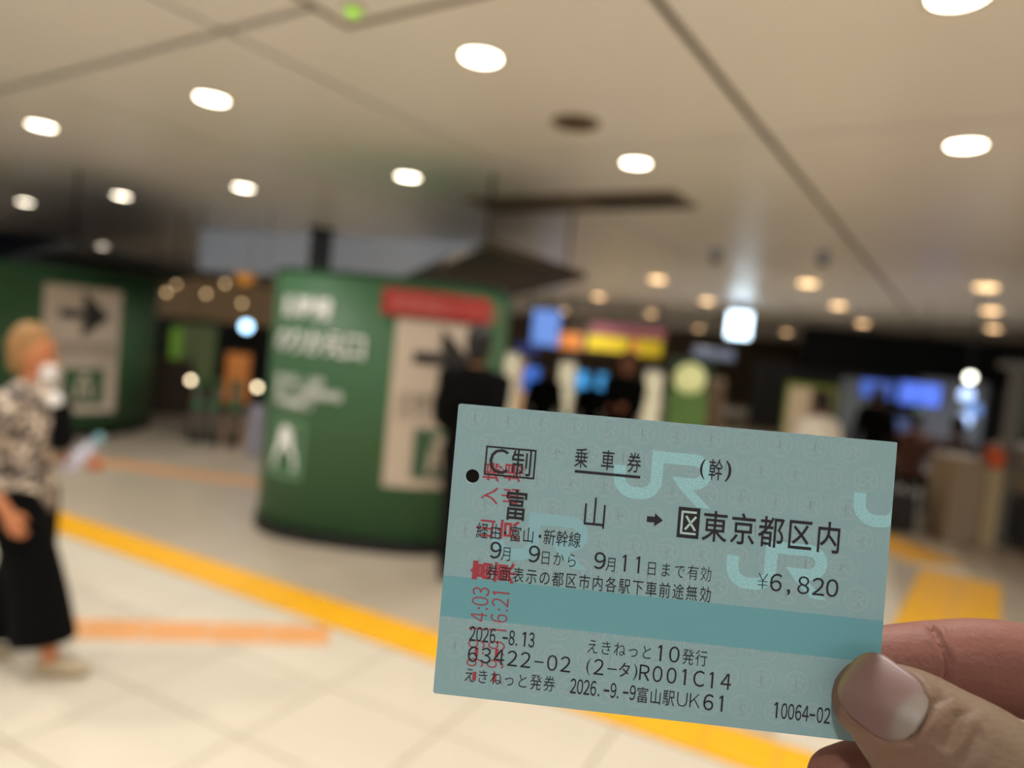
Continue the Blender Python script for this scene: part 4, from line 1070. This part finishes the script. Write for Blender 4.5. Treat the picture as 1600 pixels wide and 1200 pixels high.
text(lambda f: f.line('券面表示の都区市内各駅下車前途無効', [9.6 + 2.602 * i for i in range(17)], 32.7, 1.95, 2.8), 'printed_text')
def t_price(f):
    for c_, x, of in (('6', 64.4, .004), ('8', 69.6, 0), ('2', 72.4, .004), ('0', 75.0, .004), (',', 66.9, .01)): f.ch(c_, x, 28.95, 2.3, 3.4, off=of)
    f.stroke([(61.1, 27.5), (61.9, 28.9)], .16); f.stroke([(62.7, 27.5), (61.9, 28.9)], .16); f.stroke([(61.9, 28.9), (61.9, 30.5)], .16); f.stroke([(61.0, 29.0), (62.8, 29.0)], .14); f.stroke([(61.0, 29.7), (62.8, 29.7)], .14)
text(t_price, 'price_text')
text(lambda f: f.line('2026.-8.13', (6.8, 8.15, 9.45, 10.8, 11.9, 13.3, 14.6, 15.6, 17.2, 18.5), 45.0, 1.15, 2.9, .008), 'printed_text')
text(lambda f: f.line('63422-02', [7.2 + 2.62 * i for i in range(8)], 49.0, 2.0, 3.1, .0), 'printed_text')
text(lambda f: (f.line('えきねっと', [30.5 + 2.62 * i for i in range(5)], 45.0, 2.1, 2.7, -.006), f.line('10', (43.7, 46.3), 44.8, 2.0, 3.1, .002), f.line('発行', (48.95, 51.5), 45.0, 2.0, 2.9, -.004)), 'printed_text')
text(lambda f: (f.ch('(', 30.0, 49.0, 1, 3.3, off=-.01), f.line('2-', (32.0, 34.6), 48.8, 2.0, 3.1), f.ch('タ', 37.0, 48.9, 2.2, 2.8, off=.006), f.ch(')', 39.1, 49.0, 1, 3.3, off=-.01),
                f.line('R001C14', (40.9, 43.4, 46.1, 48.7, 51.35, 53.9, 56.5), 48.9, 1.9, 3.1, .002)), 'printed_text')
text(lambda f: (f.line('えきねっと', [6.95 + 2.62 * i for i in range(5)], 53.2, 2.1, 2.7, -.006), f.line('発券', (20.05, 22.7), 53.15, 2.0, 2.9, -.004)), 'printed_text')
text(lambda f: (f.line('2026.-9.-9', (27.4, 28.7, 30.0, 31.3, 32.4, 33.9, 35.2, 36.1, 37.6, 38.95), 53.0, 1.15, 2.9, .008), f.line('富山駅', (40.85, 43.4, 45.9), 53.3, 2.0, 2.9, .0),
                f.line('UK', (48.5, 50.95), 53.2, 1.9, 2.9, -.014), f.line('61', (53.5, 56.1), 53.2, 2.0, 3.1, .004)), 'printed_text')
text(lambda f: f.line('10064-02', (66.5, 67.9, 69.2, 70.55, 71.9, 73.2, 74.6, 75.95), 53.25, 1.15, 3.0, .008), 'printed_text')

# ------------------------------------------------------------------ the hand (millimetres in the axes of the lens, real size, behind and in front of the ticket)
HO = Vector((84, -72, -125))
hand = empty('hand'); hand.matrix_world = Matrix.Translation(CAMLOC + CAMROT @ (HO * .001)) @ CAMROT.to_4x4()
tag(hand, 'bare hand pinching the ticket corner, thumb in front with nail showing', 'hand')
HB = MB()
def hv(p): return (Vector(p) - HO) * .001
def hpt(x, y, z, ra, rb, s=(0, 1, 0)): return (hv((x, y, z)), ra * .001, rb * .001, Vector(s))
TS = Vector((.656, .755, .0))      # across the thumb, in the plane of the nail
# thumb: rb = thickness towards the lens, ra = half width
tube(HB, [hpt(65.4, -57.6, -129, 7.3, 6.2, TS), hpt(67.4, -58.6, -127.3, 8.8, 7.1, TS), hpt(70.5, -60.6, -125.2, 10.3, 8.1, TS), hpt(74.3, -63.9, -122.6, 11.9, 9.0, TS), hpt(78.8, -67.1, -119.6, 12.7, 9.6, (.62, .78, .05)),
          hpt(84.2, -70.7, -116.2, 12.6, 10, (.6, .8, .05)), hpt(97, -80, -110.5, 12.2, 10.4, (.55, .83, .1)), hpt(111, -90, -106.5, 13, 11, (.5, .85, .1)), hpt(126, -101, -104, 15, 13, (.5, .85, .1)), hpt(150, -118, -100, 21, 17, (.5, .85, .1))], 28)
# fingers
def finger(pts): tube(HB, [hpt(*p) for p in pts], 20)
finger([(64, -59.5, -143.2, 7.6, 6.6), (74, -58.6, -143.8, 8.6, 7.5), (88, -58.0, -145, 9.1, 8.0), (100, -58.6, -146, 9.6, 8.6), (113, -61.5, -145.5, 9.8, 9.2), (128, -68.5, -137, 11, 11), (146, -80, -124, 13, 13)])
finger([(65.8, -80.2, -141.5, 7.0, 6.4), (75, -80.4, -143.5, 8.4, 7.4), (90, -83, -147, 9, 8), (103, -86, -149, 9.6, 8.8), (116, -88.5, -147, 10, 9.6), (130, -93, -137, 11, 11), (147, -99, -122, 13, 13)])
finger([(78, -104, -138, 6.8, 6.4), (88, -104.5, -143, 8, 7.2), (100, -106, -147, 8.6, 8), (114, -108, -148, 9.4, 9), (130, -112, -137, 11, 11), (149, -116, -120, 13, 13)])
finger([(92, -125, -134, 5.8, 5.4), (100, -126, -139, 6.8, 6.2), (112, -127, -143, 7.6, 7), (124, -129, -140, 8.4, 8), (150, -132, -118, 12, 12)])
# palm and wrist
tube(HB, [hpt(140, -104, -120, 34, 13, (0.1, 1, 0)), hpt(158, -116, -114, 37, 16, (0.1, 1, 0)), hpt(180, -132, -107, 36, 18, (.2, 1, 0)), hpt(205, -150, -100, 28, 18, (.4, 1, 0)), hpt(228, -168, -94, 25, 18, (.5, 1, 0)), hpt(300, -222, -76, 30, 24, (.5, 1, 0))], 28, cap1=True)
hme = remeshed(HB, .00075, 5, .5)
# fold lines, nail bed and small bumps modelled into the surface
def pxof(v):                       # hand-local metres -> picture plane numbers, used only to measure against the tape-marks below
    p = v / .001 + HO; return 800 + FPX * p.x / -p.z, 600 - FPX * p.y / -p.z
def seg_d(p, a, b):
    ax, ay = a; bx, by = b; dx, dy = bx - ax, by - ay; t = max(0, min(1, ((p[0]-ax)*dx + (p[1]-ay)*dy) / (dx*dx + dy*dy)))
    return math.hypot(p[0] - ax - t*dx, p[1] - ay - t*dy)
def mm3(px, py, z): k = -z / FPX; return Vector(((px - 800) * k, (600 - py) * k, z))
folds = [([(1483, 985), (1480, 1010), (1484, 1035), (1476, 1075)], -137.5, 1.3, 1.1), ([(1476, 985), (1474, 1005)], -137.5, .8, .3),
         ([(1592, 1118), (1560, 1135), (1530, 1152), (1500, 1178), (1478, 1210)], -108, 1.2, .55), ([(1620, 1150), (1575, 1172), (1540, 1215)], -106, 1.3, .5),
         ([(1560, 1122), (1520, 1145), (1490, 1165)], -109, 1.0, .3), ([(1600, 1200), (1560, 1240)], -105, 1.3, .4),
         ([(1420, 1175), (1450, 1160), (1465, 1130)], -112, 1.2, .15)]
foldmm = []
for pts, z, w_, d_ in folds: foldmm.append(([mm3(px, py, z) for px, py in pts], w_, d_))
bvh0 = BVHTree.FromPolygons([v.co.copy() for v in hme.vertices], [tuple(p.vertices) for p in hme.polygons])
_d = mm3(1379, 1088, -1).normalized()
NC = bvh0.ray_cast((-HO) * .001, _d)[0] / .001 + HO        # nail centre, on the thumb's own surface
TT = Vector((.706, -.52, .48)).normalized(); NA = -TT      # along the thumb, towards the tip
NN = -NC.normalized(); NN = (NN - NA * NN.dot(NA)).normalized()
NS = NA.cross(NN).normalized()
if NS.x < 0: NS = -NS
NHL, NHW = 6.4, 6.2
def nail_w(u):                                   # half width at u in -1 (cuticle) .. 1 (free edge)
    if u < -.35: return NHW * sqrt(max(0.0, 1 - ((u + .35) / .66) ** 2)) ** .85
    if u > .35: return NHW * sqrt(max(0.0, 1 - ((u - .35) / .67) ** 2)) ** .8
    return NHW
cols = []
for v in hme.vertices:
    p = v.co / .001 + HO; n_ = v.normal
    if n_.z > .1 and p.x < 125:
        for pts, w_, d_ in foldmm:
            if abs(p.z - pts[0].z) > 12: continue
            q = (p.x, p.y); d = min(seg_d(q, (a.x, a.y), (b.x, b.y)) for a, b in zip(pts, pts[1:]))
            if d < w_ * 2.2: v.co -= n_ * (d_ * exp(-(d / (w_ * .45)) ** 2) - d_ * .25 * exp(-((d - w_ * 1.1) / (w_ * .5)) ** 2)) * .001
        r = p - NC; u = r.dot(NA) / NHL; s_ = r.dot(NS)
        if abs(r.dot(NN)) < 9 and p.z > -130:
            rr_ = sqrt(u * u + (s_ / NHW) ** 2)
            bx = max(abs(u) ** 2.6 + abs(s_ / NHW) ** 2.6, 1e-6) ** (1 / 2.6)
            if u < .8: v.co += NN * .001 * (.6 * exp(-((bx - 1.14) / .10) ** 2) - (.35 if bx < .98 else 0))
            if bx < .98 and u >= .8: v.co -= NN * .0002
hme.update()
def skin_mat():
    m = bpy.data.materials.new('hand_skin'); m.use_nodes = True; nt = m.node_tree; b = nt.nodes['Principled BSDF']
    b.inputs['Roughness'].default_value = .6; b.inputs['Specular IOR Level'].default_value = .3
    b.inputs['Subsurface Weight'].default_value = .18; b.inputs['Subsurface Radius'].default_value = (1, .35, .2); b.inputs['Subsurface Scale'].default_value = .0018
    at = nt.nodes.new('ShaderNodeAttribute'); at.attribute_name = 'skin_tone'
    tc = nt.nodes.new('ShaderNodeTexCoord'); n1 = nt.nodes.new('ShaderNodeTexNoise'); n1.inputs['Scale'].default_value = 140; n1.inputs['Detail'].default_value = 5
    nt.links.new(tc.outputs['Object'], n1.inputs['Vector'])
    mx = nt.nodes.new('ShaderNodeMix'); mx.data_type = 'RGBA'; mx.blend_type = 'MULTIPLY'; mx.inputs[0].default_value = .5
    rp = nt.nodes.new('ShaderNodeValToRGB'); rp.color_ramp.elements[0].position = .3; rp.color_ramp.elements[0].color = (.72, .66, .64, 1); rp.color_ramp.elements[1].position = .7; rp.color_ramp.elements[1].color = (1, 1, 1, 1)
    nt.links.new(n1.outputs['Fac'], rp.inputs[0]); nt.links.new(at.outputs['Color'], mx.inputs[6]); nt.links.new(rp.outputs[0], mx.inputs[7]); nt.links.new(mx.outputs[2], b.inputs['Base Color'])
    v_ = nt.nodes.new('ShaderNodeTexVoronoi'); v_.inputs['Scale'].default_value = 900; n3 = nt.nodes.new('ShaderNodeTexNoise'); n3.inputs['Scale'].default_value = 700
    nt.links.new(tc.outputs['Object'], v_.inputs['Vector']); nt.links.new(tc.outputs['Object'], n3.inputs['Vector'])
    ad = nt.nodes.new('ShaderNodeMath'); nt.links.new(v_.outputs['Distance'], ad.inputs[0]); nt.links.new(n3.outputs['Fac'], ad.inputs[1])
    bp_ = nt.nodes.new('ShaderNodeBump'); bp_.inputs['Strength'].default_value = .25; bp_.inputs['Distance'].default_value = .0003
    nt.links.new(ad.outputs[0], bp_.inputs['Height']); nt.links.new(bp_.outputs[0], b.inputs['Normal'])
    return m
SK_D = lin((104, 88, 67)); SK_P = lin((122, 78, 67)); SK_T = lin((116, 84, 70))
at = hme.color_attributes.new('skin_tone', 'FLOAT_COLOR', 'POINT')
for i, v in enumerate(hme.vertices):
    p = v.co / .001 + HO
    thumb = 1 / (1 + exp(-(p.z + 132.5) / 1.5))      # back of the thumb is tan, finger pads are redder
    near_tip = exp(-((p - Vector((66, -62, -124))).length / 14) ** 2)
    c = [SK_P[j] + (SK_D[j] - SK_P[j]) * thumb for j in range(3)]
    c = [c[j] + (SK_T[j] - c[j]) * near_tip * .9 for j in range(3)]
    at.data[i].color = (*c, 1)
hme.materials.append(skin_mat()); link('skin', hme, hand)
# thumb nail laid on the bed
bvh = BVHTree.FromPolygons([v.co.copy() for v in hme.vertices], [tuple(p.vertices) for p in hme.polygons])
nb = MB(); vs = []; NU, NV = 26, 20
def bedz(u, s_):
    o_ = (NC + NA * (u * NHL) + NS * s_ + NN * 14 - HO) * .001
    h_ = bvh.ray_cast(o_, -NN)
    return (h_[0] / .001 + HO).dot(NN) if h_[0] else None
tops = []; 
import numpy as np
smp = []
for a in range(15):
    for b_ in range(13):
        u_, t_ = -1 + 2 * a / 14 * .93, (-1 + 2 * b_ / 12) * NHW * .8
        z_ = bedz(u_, t_)
        if z_ is not None: smp.append((u_, t_, z_))
smp = np.array(smp); smp = smp[smp[:, 2] > np.median(smp[:, 2]) - 4]
A_ = np.stack([np.ones(len(smp)), smp[:, 0], smp[:, 0] ** 2, smp[:, 1], smp[:, 1] ** 2, smp[:, 0] * smp[:, 1]], 1)
cf, *_r = np.linalg.lstsq(A_, smp[:, 2], rcond=None)
def bedq(u, s_): return cf[0] + cf[1]*u + cf[2]*u*u + cf[3]*s_ + cf[4]*s_*s_ + cf[5]*u*s_
for i in range(NU + 1):
    u = -1 + 2 * i / NU; hw = max(nail_w(u), .35)
    for j in range(NV + 1):
        t = -1 + 2 * j / NV; s_ = t * hw
        # the plate is one smooth barrel, resting on the bed along its middle
        z = float(bedq(u, s_)) + .42
        P_ = NC + NA * (u * NHL) + NS * s_; P_ = P_ + NN * (z - P_.dot(NN))
        vs.append((P_ - HO) * .001)
m_ = (NU + 1) * (NV + 1)
vs2 = [v - NN * .0007 for v in vs]
fs = []
for i in range(NU):
    for j in range(NV):
        a = i * (NV + 1) + j; fs.append((a, a + 1, a + NV + 2, a + NV + 1)); fs.append((m_ + a, m_ + a + NV + 1, m_ + a + NV + 2, m_ + a + 1))
for j in range(NV):
    a = j; fs.append((a, m_ + a, m_ + a + 1, a + 1)); a = NU * (NV + 1) + j; fs.append((a, a + 1, m_ + a + 1, m_ + a))
for i in range(NU):
    a = i * (NV + 1); fs.append((a, a + NV + 1, m_ + a + NV + 1, m_ + a)); a += NV; fs.append((a, m_ + a, m_ + a + NV + 1, a + NV + 1))
nb.add(vs + vs2, fs); nme = nb.mesh('thumb_nail', [], True)
ca = nme.color_attributes.new('nail_tone', 'FLOAT_COLOR', 'POINT')
N_bed, N_lun, N_edge = lin((106, 80, 75)), lin((120, 108, 99)), lin((112, 100, 70))
for k in range(2 * m_):
    i = (k % m_) // (NV + 1); j = (k % m_) % (NV + 1); u = -1 + 2 * i / NU; t = -1 + 2 * j / NV
    lun = 1 / (1 + exp((sqrt(((u + 1.0) / .58) ** 2 + (t * .95) ** 2) - .95) * 14))
    edge = 1 / (1 + exp(-(u + .12 * t * t - .86) * 30))
    c = [N_bed[q] + (N_lun[q] - N_bed[q]) * lun for q in range(3)]; c = [c[q] + (N_edge[q] - c[q]) * edge for q in range(3)]
    ca.data[k].color = (*c, 1)
nm = bpy.data.materials.new('nail'); nm.use_nodes = True; nt = nm.node_tree; b = nt.nodes['Principled BSDF']; b.inputs['Roughness'].default_value = .45; b.inputs['Specular IOR Level'].default_value = .35
an = nt.nodes.new('ShaderNodeAttribute'); an.attribute_name = 'nail_tone'; nt.links.new(an.outputs['Color'], b.inputs['Base Color'])
nme.materials.append(nm); no = link('thumb_nail', nme, hand); no['label'] = 'pale thumb nail with whitish half moon'
